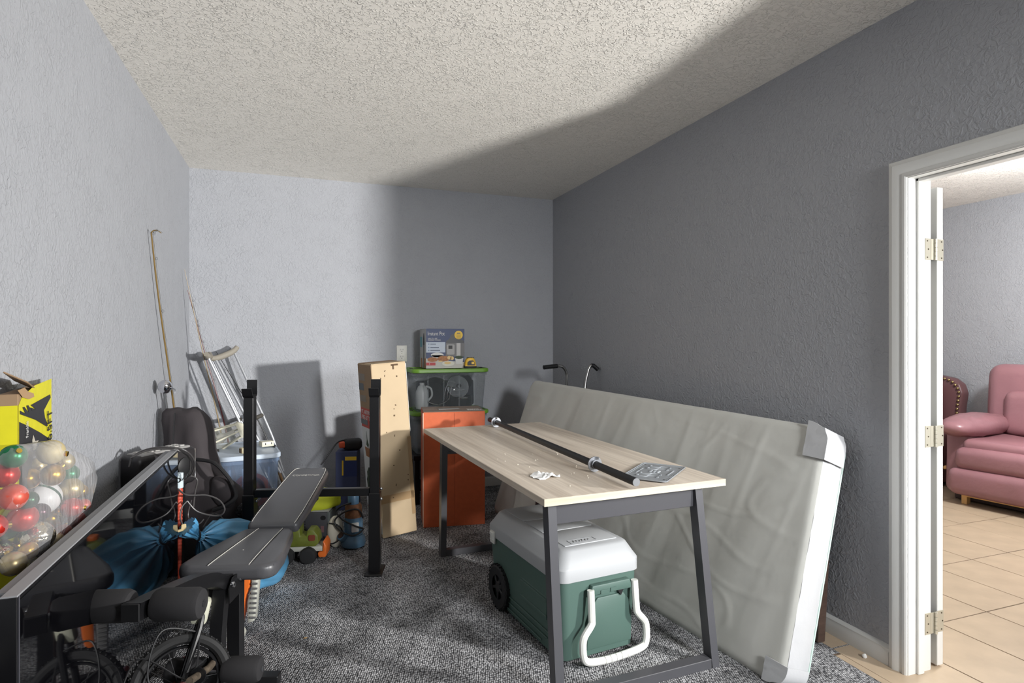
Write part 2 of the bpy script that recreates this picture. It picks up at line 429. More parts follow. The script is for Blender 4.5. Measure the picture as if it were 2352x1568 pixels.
# wall outlet
t = thing('wall_outlet', 'white duplex wall outlet on the back wall above the tall cardboard box', 'outlet', (.869, YB - .002, 1.247))
PLATE = mat('outlet_plate', (222, 220, 212), .4)
MB().box((0, -.003, 0), (.092, .006, .145), .003, 2).build('cover_plate', PLATE, t)
for dz in (.031, -.031):
    rc = MB().prism(rrect(.042, .04, .016), .003, M4.Translation((0, -.006, dz)) @ rotm(PI / 2)).build('receptacle', mat('outlet_face', (206, 203, 194), .35), t)
    q = MB(); q.box((-.009, -.0095, dz + .004), (.003, .001, .012)); q.box((.009, -.0095, dz + .004), (.003, .001, .010)); q.cyl((0, -.0087, dz - .011), (0, -.0100, dz - .011), .004, 8)
    q.build('slot', PRINTBLACK, rc)
MB().cyl((0, -.005, 0), (0, -.0075, 0), .004, 10).build('screw', SCREW, t)

# ------------------------------------------------------------------ table
LAM = wood_mat('grey_laminate', (184, 169, 153), (226, 214, 198), (55, 1.5, 55), .45)
LAMEDGE = wood_mat('pale_edge_band', (186, 176, 154), (212, 203, 182), (3, 3, 60), .45)
TABLEMETAL = mat('satin_dark_metal', (74, 74, 78), .35, bump=(300, .06, .001))
T = thing('work_table', 'rectangular table with grey wood-look top on black metal leg frames', 'table', (1.244, 2.947, 0), R(2.2))
tw, tl, th, tz = .85, 1.86, .028, .78
top = MB().box((0, 0, tz - th / 2), (tw, tl, th), .0015, 1).build('tabletop', LAM, T, smooth=0)
for yy in (-tl / 2 - .0008, tl / 2 + .0008): MB().box((0, yy, tz - th / 2), (tw, .0016, th)).build('edge_band', LAMEDGE, top, smooth=0)
def leg_bar(x0, x1, y0, y1, z0, z1, wx=.036, wy=.05):
    mm = MB(); r = []
    for x, y, z in ((x0, y0, z0), (x1, y1, z1)):
        r.append([V((x - wx / 2, y - wy / 2, z)), V((x + wx / 2, y - wy / 2, z)), V((x + wx / 2, y + wy / 2, z)), V((x - wx / 2, y + wy / 2, z))])
    return mm.loft(r)
for s, yt, yb in ((-1, -.82, -.92), (1, .70, .725)):
    for sx in (-1, 1): leg_bar(sx * (.362 if s < 0 else .355 if sx < 0 else .30), sx * .352, yb, yt, .0, .752).build('leg', TABLEMETAL, T, smooth=0)
    MB().box((0 if s < 0 else -.027, yb, .02), (.68 if s < 0 else .62, .05, .04), .002, 1).build('foot_rail', TABLEMETAL, T, smooth=0)
    MB().box((0, yt, .700), (.67, .030, .104), .002, 1).build('top_rail', TABLEMETAL, T, smooth=0)
for sx in (-1, 1): MB().box((sx * .352, -.06, .734), (.03, 1.48, .036), .002, 1).build('side_rail', TABLEMETAL, T, smooth=0)

# barbell lying along the table
BL = thing('barbell', 'black barbell bar with two silver collars lying on the table', 'barbell', (1.255, 3.90, .815), 0)
br = .0165
MB().cyl((0, 0, 0), (-.012, -1.905, -.002), br, 20, bev=.002).build('bar', mat('barbell_black', (24, 24, 26), .5), BL)
MB().cyl((-.012, -1.9052, -.002), (-.012, -1.9075, -.002), br * .97, 20).build('end_cap', mat('grey_cap', (120, 122, 124), .5), BL)
for yy in (-.14, -1.56):
    c_ = MB(); Mx = M4.Translation((-.012 * -yy / 1.905, yy, 0)) @ rotm(PI / 2)
    c_.lathe([(br, -.003), (.034, -.003), (.034, .003), (br, .003)], 28, Mx)
    c_.lathe([(br, .003), (.0215, .003), (.0215, .016), (br, .016)], 24, Mx)
    cl = c_.build('collar', mat('brushed_steel', (128, 130, 134), .38, .8), BL)
    MB().cyl((0, yy - .012, .022), (0, yy - .012, .034), .004, 8).build('set_screw', GREYMETAL, cl)

# licence plate
LP = thing('licence_plate', 'bare metal licence plate with embossed marks lying at the table corner', 'licence plate', (1.478, 2.225, .781), R(40))
LP.scale = (1.14, 1.26, 1)
ALU = mat('worn_aluminium', (146, 150, 154), .38, .15, var=(40, .12), bump=(25, .25, .002))
pl = MB().prism(rrect(.29, .158, .014), .0022, M4.Translation((0, 0, .004)))
pl.build('plate', ALU, LP, smooth=0)
rim = MB(); rim.tube([V((x, y, .0068)) for x, y in rrect(.288, .156, .014)], .0022, 6, closed=True)
rim.tube([V((x, y, .0062)) for x, y in rrect(.274, .142, .012)], .0014, 6, closed=True)
rim.build('raised_rim', ALU, LP)
em = MB(); rnd = random.Random(5)
for x0 in (-.085, -.045, .05, .09):
    em.tube(bez([(x0 - .010, -.035, .006), (x0 + .010, -.03, .006), (x0 + .008, .0, .006), (x0 - .008, .005, .006), (x0 - .009, .035, .006), (x0 + .010, .036, .006)], 4), .0042, 6)
for k in range(9): em.ball((-.012 + (k % 3) * .012, -.014 + (k // 3) * .013, .0062), (.0045, .006, .005), 8, 6)
for x0 in (-.03, .02): em.tube([(x0 - .02, .052, .006), (x0 + .02, .052, .006)], .0032, 6)
em.tube([(-.04, -.055, .006), (.05, -.056, .006)], .0032, 6)
em.build('embossing', ALU, LP)
for x in (-.11, .11):
    for y in (-.062, .062): MB().cyl((x, y, .0060), (x, y, .0066), .004, 10).build('bolt_hole', PRINTBLACK, LP)

# crumpled receipt and crumbs
b = bmesh.new(); bmesh.ops.create_grid(b, x_segments=14, y_segments=10, size=.5)
for v in b.verts:
    x, y = v.co.x, v.co.y
    h = abs(noise.noise(V((x * 4, y * 4, 3)))) * .016 + max(0, .012 - abs(x + y * .3) * .05) + .002 * abs(noise.noise(V((x * 12, y * 12, 9))))
    v.co = V((x * .104 + noise.noise(V((y * 4, 2, x * 3))) * .008, y * .088 + noise.noise(V((x * 4, 7, y * 3))) * .008, h + .001))
g = bmesh.ops.extrude_face_region(b, geom=b.faces[:]); bmesh.ops.translate(b, vec=(0, 0, .0006), verts=[q for q in g['geom'] if isinstance(q, bmesh.types.BMVert)])
bmesh.ops.recalc_face_normals(b, faces=b.faces)
m_ = MB(); m_._add(b)
rcp = m_.build('paper_receipt', mat('receipt_paper', (226, 226, 224), .7), None, smooth=20)
rcp.location = (.995, 2.33, tz); rcp.rotation_euler = (0, 0, R(10)); tag(rcp, 'crumpled white paper receipt lying on the table', 'receipt')
b = MB(); rnd = random.Random(3)
for k in range(24):
    x = .92 + rnd.random() * .36; y = 2.12 + rnd.random() * .75
    b.ball((x, y, tz + .0022), .0012 + rnd.random() * .0015, 6, 4)
o = b.build('crumbs', mat('crumb', (226, 220, 206), .8)); tag(o, 'tiny pale crumbs scattered over the table top', 'crumbs'); o['kind'] = 'stuff'

# ------------------------------------------------------------------ cooler
CG = mat('cooler_green', (76, 100, 92), .5, bump=(220, .12, .001)); CW = mat('cooler_white', (168, 170, 172), .5, bump=(240, .10, .001))
CWH = mat('cooler_handle_white', (228, 228, 222), .38)
K = thing('wheeled_cooler', 'green wheeled cooler with white lid and white handle under the table', 'cooler', (1.022, 2.222, 0), R(5.8))
W_, L_, Hb = .405, .745, .35
def ring_rr(w, l, r, z, ox, oy, n=6): return [V((ox + x, oy + y, z)) for x, y in rrect(w, l, r, n)]
cx, cy = W_ / 2, L_ / 2
body = MB().loft([ring_rr(W_ - .05, L_ - .05, .03, .012, cx, cy), ring_rr(W_ - .03, L_ - .03, .04, .02, cx, cy), ring_rr(W_ - .024, L_ - .024, .04, .16, cx, cy), ring_rr(W_ - .008, L_ - .008, .04, .30, cx, cy), ring_rr(W_ - .006, L_ - .006, .04, Hb, cx, cy)])
bd = body.build('body', CG, K)
lid = MB().loft([ring_rr(W_ - .01, L_ - .01, .04, Hb - .002, cx, cy), ring_rr(W_ + .012, L_ + .012, .045, Hb + .004, cx, cy), ring_rr(W_ + .012, L_ + .012, .045, Hb + .055, cx, cy),
                 ring_rr(W_ + .004, L_ + .004, .045, Hb + .062, cx, cy), ring_rr(W_ - .012, L_ - .012, .045, Hb + .075, cx, cy), ring_rr(W_ - .06, L_ - .06, .045, Hb + .118, cx, cy), ring_rr(W_ - .085, L_ - .085, .04, Hb + .126, cx, cy)])
ld = lid.build('lid', CW, K)
zt = Hb + .126
for k, (y0, y1) in enumerate(((.075, .27), (.276, .46), (.466, .67))):
    MB().box((cx, (y0 + y1) / 2, zt + .001), (.27, y1 - y0, .006), .003, 2).build('lid_panel', CW, ld)
b = MB(); b.tube([V((cx - .03 + x, .108 + y, zt + .004)) for x, y in rrect(.13, .042, .004, 2)], .0016, 6, closed=True)
for k in range(6): b.tube([(cx - .075 + k * .015, .098 + .003 * (k % 2), zt + .0045), (cx - .069 + k * .015, .118 - .003 * (k % 3), zt + .0045)], .0018, 6)
b.build('lid_emblem', mat('emblem_grey', (120, 122, 124), .5), ld)
fp = MB().prism([(-.115, 0), (.115, 0), (.12, .12), (.10, .185), (.075, .215), (-.06, .215), (-.088, .185), (-.108, .12)], .014, M4.Translation((.245, .012, .05)) @ rotm(PI / 2), .004, 2)
fp.build('front_panel', CG, bd)
hb = MB().prism([(-.11, 0), (.11, 0), (.095, .042), (-.10, .042)], .034, M4.Translation((.245, .012, .287)) @ rotm(PI / 2), .006, 2)
hb.box((.205, -.0235, .297), (.04, .004, .016), .001, 1); hb.box((.25, -.0235, .30), (.03, .004, .016), .001, 1)
hb.build('hinge_block', CG, bd)
MB().prism([(-.016, 0), (.016, 0), (0, -.026)], .004, M4.Translation((.30, -.005, .284)) @ rotm(PI / 2)).build('arrow_mark', PRINTBLACK, bd)
hp = [(.135, -.022, .315), (.135, -.03, .20), (.130, -.034, .175), (.095, -.036, .135), (.086, -.038, .10), (.09, -.04, .05), (.115, -.042, .026), (.20, -.044, .018), (.30, -.044, .020), (.39, -.042, .03), (.412, -.04, .055), (.414, -.038, .11), (.405, -.036, .14), (.372, -.034, .178), (.366, -.03, .205), (.362, -.022, .32)]
MB().tube(bez(hp, 4), .0155, 10).build('handle', CWH, K)
for k in range(5): MB().lathe([(.0158, -.001), (.0168, 0), (.0158, .001)], 14, M4.Translation((.19 + .028 * k, -.0445, .019)) @ rotm(0, PI / 2)).build('grip_rib', CWH, K)
for yy in (.62,):
    for xs in (-.004, W_ - .04):
        wh = MB(); Mx = M4.Translation((xs + .02, yy, .112)) @ rotm(0, PI / 2)
        wh.lathe([(.06, -.024), (.10, -.027), (.110, -.02), (.110, .02), (.10, .027), (.06, .024)], 36, Mx)
        for k in range(28):
            a = 2 * PI * k / 28; wh.box((0, 0, 0), (.05, .007, .006), M=Mx @ rotm(0, 0, a) @ M4.Translation((.111, 0, 0)) @ rotm(0, PI / 2))
        wl = wh.build('wheel', mat('wheel_black', (22, 22, 24), .6), K)
        hu = MB(); hu.lathe([(0, -.022), (.025, -.022), (.03, -.012), (.062, -.008), (.062, .01), (0, .01)], 24, Mx)
        for k in range(5):
            a = 2 * PI * k / 5; hu.box((0, 0, 0), (.05, .014, .012), .002, 1, M=Mx @ rotm(0, 0, a) @ M4.Translation((.045, 0, -.016)))
        hu.build('wheel_hub', mat('hub_black', (30, 30, 33), .4), wl)
lt = MB(); lt.box((-.008, .672, .352), (.012, .05, .062), .004, 2); lt.box((-.016, .672, .37), (.006, .038, .018), .002, 1)
lt.cyl((-.014, .66, .34), (-.018, .66, .34), .004, 8); lt.cyl((-.014, .684, .34), (-.018, .684, .34), .004, 8)
lt.build('latch', CWH, K)
sp = MB(); sp.box((.008, .25, .20), (.006, .24, .10), .002, 1); sp.box((.004, .25, .235), (.006, .25, .012), .002, 1); sp.box((.004, .25, .165), (.006, .25, .012), .002, 1)
for k in range(3): sp.box((.010, .37, .10 - .03 * k), (.006, .58 - .1 * k, .006), .002, 1)
sp.build('side_panel', CG, bd)

# ------------------------------------------------------------------ mattress leaning on the right wall
MT = mat('mattress_cover', (196, 196, 190), .6, bump=(9, .25, .01)); MTS = mat('mattress_side', (180, 181, 183), .45, bump=(30, .3, .004))
Mb = thing('box_spring', 'long box spring in a white fabric cover leaning against the right wall', 'mattress', (1.775, 1.80, 0))
E1 = V((-.118, .993, 0)); HN = V((.993, .118, 0)); UP = (HN * .395 + V((0, 0, 1.0))).normalized(); NN = E1.cross(UP).normalized()
if NN.dot(V((-1, 0, 0))) < 0: NN = -NN       # towards the room
ML, MH, MTK = 2.70, 1.065, .150
def mp(s, t, n):
    k = 1 + .045 * s / ML
    return E1 * (s + .075 * t) + UP * (t * k) + NN * n - NN * .0
def rnd_map(s, t, r=.075):
    for (cs, sg) in ((r, -1), (ML - r, 1)):
        for (ct, tg) in ((r, -1), (MH - r, 1)):
            ds = (s - cs) * sg; dt = (t - ct) * tg
            if ds > 0 and dt > 0:
                l = math.hypot(ds, dt); m2 = max(ds, dt) / l
                return cs + ds * m2 * sg, ct + dt * m2 * tg
    return s, t
def wr(s, t):
    e = min(min(s, ML - s), min(t, MH - t)); f = min(1, e / .12)
    a = noise.noise(V((s * 2.2 + t * .9, t * 1.0, 1.3))) * .012
    # diagonal pulls and soft folds
    a += .006 * noise.noise(V((s * 6 + t * 2.4, t * 1.2 - s * .3, 4.1)))
    a += .0024 * max(0, 1 - abs(noise.noise(V((s * 1.1 + t * 2.6, t * 2.8 - s * 1.3, 7.7)))) * 14)
    a += .0030 * max(0, 1 - abs(noise.noise(V((s * 1.6 - t * 1.5, t * 2.4 + s * .8, 2.2)))) * 15) * min(1, max(.15, (1.6 - s)))
    a += .003 * max(0, 1 - abs(noise.noise(V((s * 6.0 + t * 1.5, t * .7, 5.5)))) * 4) * min(1, t)
    return a * f
NS, NT = 220, 90
b = bmesh.new(); G_ = []
for i in range(NS + 1):
    row = []
    for j in range(NT + 1):
        s, t = ML * i / NS, MH * j / NT
        e = min(min(s, ML - s), min(t, MH - t))
        s2, t2 = rnd_map(s, t)
        drop = -.012 * max(0, 1 - e / .03) ** 2
        row.append(b.verts.new(mp(s2, t2, wr(s, t) + drop)))
    G_.append(row)
for i in range(NS):
    for j in range(NT): b.faces.new((G_[i][j], G_[i + 1][j], G_[i + 1][j + 1], G_[i][j + 1]))
bmesh.ops.recalc_face_normals(b, faces=b.faces)
m_ = MB(); m_._add(b); m_.build('cover', MT, Mb, smooth=60)
per = [(ML * i / NS, 0) for i in range(NS)] + [(ML, MH * j / NT) for j in range(NT)] + [(ML * (NS - i) / NS, MH) for i in range(NS)] + [(0, MH * (NT - j) / NT) for j in range(NT)]
rings = []
for n_ in (-.012, -.03, -.06, -.09, -.12, -MTK):
    ring = []
    for (s, t) in per:
        s2, t2 = rnd_map(s, t); bul = .010 * math.sin(PI * min(1, max(0, (-n_ - .012) / (MTK - .012))))
        cs, ct = ML / 2, MH / 2
        dvec = V((s2 - cs, t2 - ct)); ds = (1 if s2 > cs else -1) if (s <= 0 or s >= ML) else 0; dt = (1 if t2 > ct else -1) if (t <= 0 or t >= MH) else 0
        wv = .004 * noise.noise(V((s * 14, t * 14, n_ * 40)))
        ring.append(mp(s2 + ds * (bul + wv), max(0, t2 + dt * bul) if t2 < .02 else t2 + dt * (bul + wv), n_))
    rings.append(ring)
MB().loft(rings).build('side_border', MTS, Mb, smooth=60)
pe = [mp(*rnd_map(s, t), -MTK + .004) for s, t in per[::3]]
MB().tube(pe, .006, 6, closed=True).build('piping', mat('pale_green_piping', (176, 196, 188), .6), Mb)
# taped corner guards at the near end
for t0, tlen in ((MH - .15, .15), (0.0, .09)):
    rings = []
    for j in range(9):
        t = t0 + tlen * j / 8; ring = []
        for inner in (0, 1):
            for i in (range(9) if not inner else range(8, -1, -1)):
                n_ = .012 - .135 * (i - 4) / 4 if i > 4 else .012
                s = .085 * (4 - i) / 4 if i < 4 else 0
                s2, t2 = rnd_map(s, min(MH, t)); cr = .003 * noise.noise(V((i * .9, j * 1.1, t0)))
                so = (-.020 if i >= 4 else 0) + (.005 if inner and i >= 4 else 0)
                ring.append(mp(s2 + so, t2 + (.016 if t0 > .5 else 0) * (1 if j == 8 else .5), n_ + cr - (.005 if inner else 0)))
        rings.append(ring)
    MB().loft(rings).build('corner_guard', MTS, Mb, smooth=30)

# dark wooden headboard leaning behind it
HW = wood_mat('dark_brown_wood', (58, 44, 38), (92, 72, 62), (4, 4, 40), .55)
hdb = thing('headboard', 'dark brown wooden headboard standing between the box spring and the right wall', 'headboard', (2.235, 2.02, 0), R(2.2))
MB().box((.018, .03, .37), (.045, .06, .74), .003, 1, rot=(0, R(4.2), 0)).build('post', HW, hdb, smooth=0)
MB().box((.018, 1.70, .37), (.045, .06, .74), .003, 1, rot=(0, R(4.2), 0)).build('post', HW, hdb, smooth=0)
MB().box((.026, .865, .47), (.02, 1.62, .44), .002, 1, rot=(0, R(4.2), 0)).build('board_panel', HW, hdb, smooth=0)
for zz in (.62, .56, .48): MB().box((.03 + zz * .04 - .03, -.0012, zz), (.006, .002, .03), rot=(0, R(10), 0)).build('worn_patch', mat('bare_wood', (184, 140, 92), .7), hdb, smooth=0)

# ------------------------------------------------------------------ walking frame behind the box spring
WK = thing('walking_frame', 'grey metal walking frame with black hand grips behind the box spring', 'walker', (2.17, 4.45, 0))
ALUM = mat('dull_aluminium', (150, 150, 148), .3, .9)
def wpt(*a): return [V(p) for p in a]
f1 = bez([(2.17, 4.66, .0), (2.175, 4.64, .55), (2.18, 4.61, 1.0), (2.175, 4.605, 1.085), (2.14, 4.60, 1.135), (2.09, 4.60, 1.145), (1.97, 4.585, 1.138)], 6)
f2 = bez([(2.16, 4.24, .0), (2.17, 4.27, .55), (2.20, 4.31, .95), (2.23, 4.315, 1.10), (2.255, 4.315, 1.155), (2.285, 4.315, 1.158), (2.322, 4.31, 1.125)], 6)
MB().tube(f1, .0125, 12).build('side_tube', ALUM, WK, off=WK.location)
MB().tube(f2, .0125, 12).build('side_tube', ALUM, WK, off=WK.location)
MB().tube([(2.085, 4.60, 1.145), (2.03, 4.593, 1.142), (1.955, 4.583, 1.136)], .0185, 14).build('hand_grip', BLACKPLASTIC, WK, off=WK.location)
MB().tube([(2.262, 4.315, 1.158), (2.285, 4.315, 1.157), (2.322, 4.31, 1.124)], .0175, 14).build('hand_grip', BLACKPLASTIC, WK, off=WK.location)
MB().tube([(2.175, 4.635, .62), (2.172, 4.275, .62)], .011, 10).build('cross_bar', ALUM, WK, off=WK.location)
MB().tube([(2.178, 4.62, .86), (2.19, 4.30, .86)], .011, 10).build('cross_bar', ALUM, WK, off=WK.location)
for p in ((2.17, 4.66), (2.16, 4.24)): MB().cyl((p[0], p[1], 0), (p[0], p[1], .04), .018, 12).build('rubber_foot', BLACKPLASTIC, WK, off=WK.location)

# ------------------------------------------------------------------ tall cardboard box (artificial tree)
BOXC = mat('cream_cardboard', (194, 172, 140), .75, var=(5, .05), bump=(14, .12, .004))
BR = thing('tall_cardboard_box', 'tall narrow cream cardboard box with a red label leaning beside the plastic totes', 'box', (.549, 4.098, 0.002))
BR.rotation_euler = (0, R(-4.1), R(10.7))
bw, bdp, bh = .247, .315, 1.20
bx = MB().box((bw / 2, bdp / 2, bh / 2), (bw, bdp, bh), .004, 1)
bx.noise(.004, 3, 5); bx.build('carton', BOXC, BR)
b = MB(); b.box((bw / 2, .075, bh + .001), (bw - .004, .145, .004)); b.build('top_flap', BOXC, BR, smooth=0)
MB().box((bw / 2, .235, bh + .001), (bw - .004, .15, .004)).build('top_flap', CARD, BR, smooth=0)
MB().box((bw / 2, -.0012, .265), (bw - .004, .0016, .055)).build('packing_tape', mat('brown_tape', (176, 146, 108), .3), BR, smooth=0)
MB().box((bw - .012, -.0012, .40), (.026, .0016, .55)).build('packing_tape', mat('brown_tape', (176, 146, 108), .3), BR, smooth=0)
MB().box((bw + .0005, .006, .95), (.0025, .016, .48)).build('clear_tape', mat('clear_tape', (226, 222, 212), .15), BR, smooth=0)
b = MB(); rnd = random.Random(8)
for k in range(15):
    x = .05 + rnd.random() * .18; z = .25 + rnd.random() * .9
    b.box((x, -.0016, z), (.003 + .008 * rnd.random(), .002, .004 + .012 * rnd.random()), rot=(0, rnd.random() * 2, 0))
b.box((.165, -.002, bh - .014), (.05, .002, .012)); b.box((.155, -.002, bh - .03), (.01, .002, .03))
o = b.build('torn_spot', mat('torn_card', (96, 76, 56), .9), BR, smooth=0); o['kind'] = 'stuff'
def sidep(name, y0, y1, z0, z1, m, t=.0016, x=None):
    return MB().box((-.001 if x is None else x, (y0 + y1) / 2, (z0 + z1) / 2), (t, y1 - y0, z1 - z0)).build(name, m, BR, smooth=0)
sidep('brown_face', .002, bdp - .002, .885, bh - .004, CARD)
sidep('printed_face', .002, bdp - .002, .03, .745, PRINTWHITE)
rl = sidep('red_label', .012, bdp - .004, .745, .885, PRINTRED, .003)
text('FT. ARTIFICIAL', .040, PRINTWHITE, BR, (-.003, bdp / 2, .855), (PI / 2, 0, -PI / 2))
text('PRE-LIT TREE', .044, PRINTWHITE, BR, (-.003, bdp / 2, .815), (PI / 2, 0, -PI / 2))
sidep('grey_tape', .16, bdp + .002, .765, .80, mat('grey_tape', (92, 94, 96), .4), .005)
sidep('tape_patch', .16, bdp - .02, 1.08, 1.13, mat('dull_tape', (124, 110, 92), .4), .003)
sidep('tape_patch', .16, bdp - .02, .93, .975, mat('dull_tape', (124, 110, 92), .4), .003)
sidep('torn_patch', .20, bdp - .002, 1.01, 1.06, mat('slate_tape', (86, 92, 96), .5), .003)
def sideprint(poly, name, m): return MB().prism(poly, .0012, M4.Translation((-.0032, 0, 0)) @ rotm(PI / 2, 0, PI / 2), 0).build(name, m, BR, smooth=0)
sideprint([(.13, .60), (.27, .60), (.25, .535), (.15, .535)], 'pot_print', PRINTBROWN)
sideprint([(.19, .60), (.23, .62), (.21, .66), (.205, .72), (.20, .66), (.17, .625)], 'sprig_print', PRINTGREEN)
sideprint([(.06, .555), (.12, .555), (.108, .50), (.075, .50)], 'pot_print', mat('cream_print', (226, 222, 210), .5))
rnd = random.Random(2)
sideprint([(.16 + (.10 + .018 * rnd.random()) * math.cos(a * PI / 12), .36 + (.10 + .02 * rnd.random()) * math.sin(a * PI / 12)) for a in range(24)], 'foliage_print', PRINTGREEN)
sideprint([(.06, .17), (.29, .17), (.29, .13), (.06, .13)], 'red_stripe', PRINTRED)

# orange carton
OB = thing('orange_carton', 'orange cardboard carton standing in front of the stacked plastic totes', 'box', (.856, 4.244, 0), R(-8.5))
ORANGE = mat('orange_print', (196, 92, 50), .6, var=(30, .06), bump=(60, .1, .001))
MB().box((.228, .17, .42), (.456, .34, .84), .003, 1).noise(.003, 4, 2).build('carton', ORANGE, OB)
for x0, x1 in ((.0, .456),):
    MB().box((.228, .085, .8415), (.45, .165, .003)).build('top_flap', mat('grey_brown_card', (132, 116, 106), .8), OB, smooth=0)
    MB().box((.228, .255, .8415), (.45, .165, .003)).build('top_flap', mat('grey_brown_card', (132, 116, 106), .8), OB, smooth=0)
MB().box((.2, .17, .844), (.16, .05, .002), rot=(0, 0, .12)).build('packing_tape', mat('silver_tape', (150, 150, 148), .3), OB, smooth=0)
for y, s_ in ((.12, .09), (.075, .11)):
    b = MB(); rnd = random.Random(int(y * 100))
    for k in range(7): b.box((.34 + k * s_ / 7, y, .8435), (s_ / 11, .022, .001), rot=(0, 0, rnd.random() * .8))
    b.build('printed_line', PRINTWHITE, OB, smooth=0)
MB().box((.0, -.001, .42), (.006, .006, .83)).build('worn_edge', mat('worn_card', (206, 186, 168), .8), OB, smooth=0)
MB().box((.228, -.0006, .42), (.0015, .0012, .82)).build('fold_line', mat('fold_orange', (150, 68, 38), .7), OB, smooth=0)

# ------------------------------------------------------------------ stacked clear totes with green lids
TOTE = clear('tote_plastic', (150, 158, 162), .14, .12)
LIME = mat('lime_lid', (104, 150, 44), .4)
def tote(name, label, loc, rz, w, l, h, lidm, bodym, n, lid_h=.035, group=None):
    t = thing(name, label, 'storage tote', loc, rz, group)
    o = [ring_rr(w * .84, l * .84, .05, .0, 0, 0), ring_rr(w * .86, l * .86, .05, .01, 0, 0), ring_rr(w * .93, l * .93, .055, h - lid_h, 0, 0)]
    b = bmesh.new(); Rr = [[b.verts.new(p) for p in r] for r in o]; n_ = len(Rr[0])
    for A, B in zip(Rr, Rr[1:]):
        for j in range(n_): b.faces.new((A[j], A[(j + 1) % n_], B[(j + 1) % n_], B[j]))
    b.faces.new(Rr[0][::-1]); bmesh.ops.recalc_face_normals(b, faces=b.faces)
    m_ = MB(); m_._add(b); bo = m_.build('tub', bodym, t)
    m_ = MB()
    for x in (-.30, -.1, .1, .30): m_.box((x * w, -l * .895 / 2 - .0, h * .45), (.012, .004, h * .8), rot=(R(1.5 * 57 / 57), 0, 0))
    m_.loft([ring_rr(w * .955, l * .955, .055, h - lid_h - .022, 0, 0), ring_rr(w * .955, l * .955, .055, h - lid_h, 0, 0)], caps=False)
    m_.build('tub_rim', bodym, t)
    m_ = MB().loft([ring_rr(w * .96, l * .96, .06, h - lid_h, 0, 0), ring_rr(w, l, .065, h - lid_h + .006, 0, 0), ring_rr(w, l, .065, h - .007, 0, 0), ring_rr(w * .985, l * .985, .06, h, 0, 0), ring_rr(w * .93, l * .93, .055, h, 0, 0), ring_rr(w * .92, l * .92, .05, h - .006, 0, 0)])
    lo = m_.build('lid', lidm, t)
    for sx in (-1, 1):
        MB().prism(rrect(.022, .075, .010), .004, M4.Translation((sx * w * .462, 0, h - .002))).build('lid_slot', PRINTBLACK, lo, smooth=0)
    return t
tote('clear_tote', 'clear plastic tote with lime green lid holding pans, on top of its stack', (1.22, 5.025, .768), 0, .675, .40, .357, LIME, TOTE, 1)
tote('clear_tote', 'lower clear plastic tote with lime green lid behind the orange carton', (1.22, 5.025, .412), 0, .675, .40, .356, LIME, TOTE, 1)
# contents of the two totes
PAN = mat('dark_pan', (26, 26, 30), .3, .3)
def pan(loc, rx, ry, rz, r, label, h=.05):
    t = thing('frying_pan', label, 'pan', loc); t.rotation_euler = (rx, ry, rz)
    MB().lathe([(0, 0), (r * .8, 0), (r, h), (r + .006, h), (r * .82, -.004), (0, -.004)], 36).build('pan_body', PAN, t)
    MB().tube([(r, 0, h - .01), (r + .05, 0, h + .01), (r + .12, 0, h + .015)], .009, 8).build('handle', BLACKPLASTIC, t)
    MB().tube([(r * math.cos(a * PI / 18), r * math.sin(a * PI / 18), h) for a in range(36)], .003, 6, closed=True).build('steel_rim', CHROME, t)
    return t
pan((1.12, 5.03, .905), R(62), 0, R(0), .125, 'large dark frying pan standing on edge in the middle of the upper tote')
pan((1.40, 5.06, .985), R(75), 0, R(200), .085, 'small dark frying pan tilted at the right end of the upper tote')
t = thing('pan_lid', 'round glass pan lid with a steel rim leaning inside the upper tote', 'lid', (1.30, 4.945, .965)); t.rotation_euler = (R(75), R(20), 0)
MB().lathe([(0, .02), (.06, .013), (.095, 0), (.095, -.003), (.06, .009), (0, .016)], 32).build('glass', clear('lid_glass', (180, 186, 190), .12, .05), t)
MB().tube([(.096 * math.cos(a * PI / 16), .096 * math.sin(a * PI / 16), 0) for a in range(32)], .004, 6, closed=True).build('steel_rim', CHROME, t)
MB().lathe([(0, .02), (.012, .02), (.018, .04), (0, .045)], 16).build('knob', BLACKPLASTIC, t)
t = thing('white_jug', 'cloudy white plastic jug at the left end of the upper tote', 'jug', (.995, 4.98, .782))
MB().lathe([(0, 0), (.05, 0), (.055, .02), (.055, .14), (.035, .19), (.02, .20), (.02, .22), (0, .22)], 24).build('bottle', mat('cloudy_plastic', (170, 174, 176), .4), t)
MB().tube(bez([(.03, 0, .19), (.075, 0, .17), (.085, 0, .11), (.055, 0, .07)], 6), .009, 8).build('handle', mat('cloudy_plastic', (170, 174, 176), .4), t)
t = thing('cooking_pot', 'black cooking pot filling the bottom of the upper tote', 'pot', (1.33, 5.0, .782))
MB().lathe([(0, 0), (.10, 0), (.11, .02), (.11, .10), (.104, .10), (.104, .02), (0, .012)], 36).build('pot_body', PAN, t)
for sx in (-1, 1): MB().tube(bez([(-.035, sx * .106, .085), (-.03, sx * .124, .09), (.03, sx * .124, .09), (.035, sx * .106, .085)], 5), .006, 8).build('loop_handle', CHROME, t)
t = thing('whisk', 'wire whisk lying against the front of the upper tote', 'whisk', (1.20, 4.905, .86)); t.rotation_euler = (0, R(10), 0)
for k in range(3): MB().tube(bez([(-.03 + k * .022, 0, 0), (-.034 + k * .024, -.006, .06), (-.03 + k * .022, 0, .11)], 5), .0018, 6).build('wire', CHROME, t)
MB().tube([(-.03, 0, .11), (.02, 0, .112), (.045, 0, .113)], .003, 6).build('handle', CHROME, t)
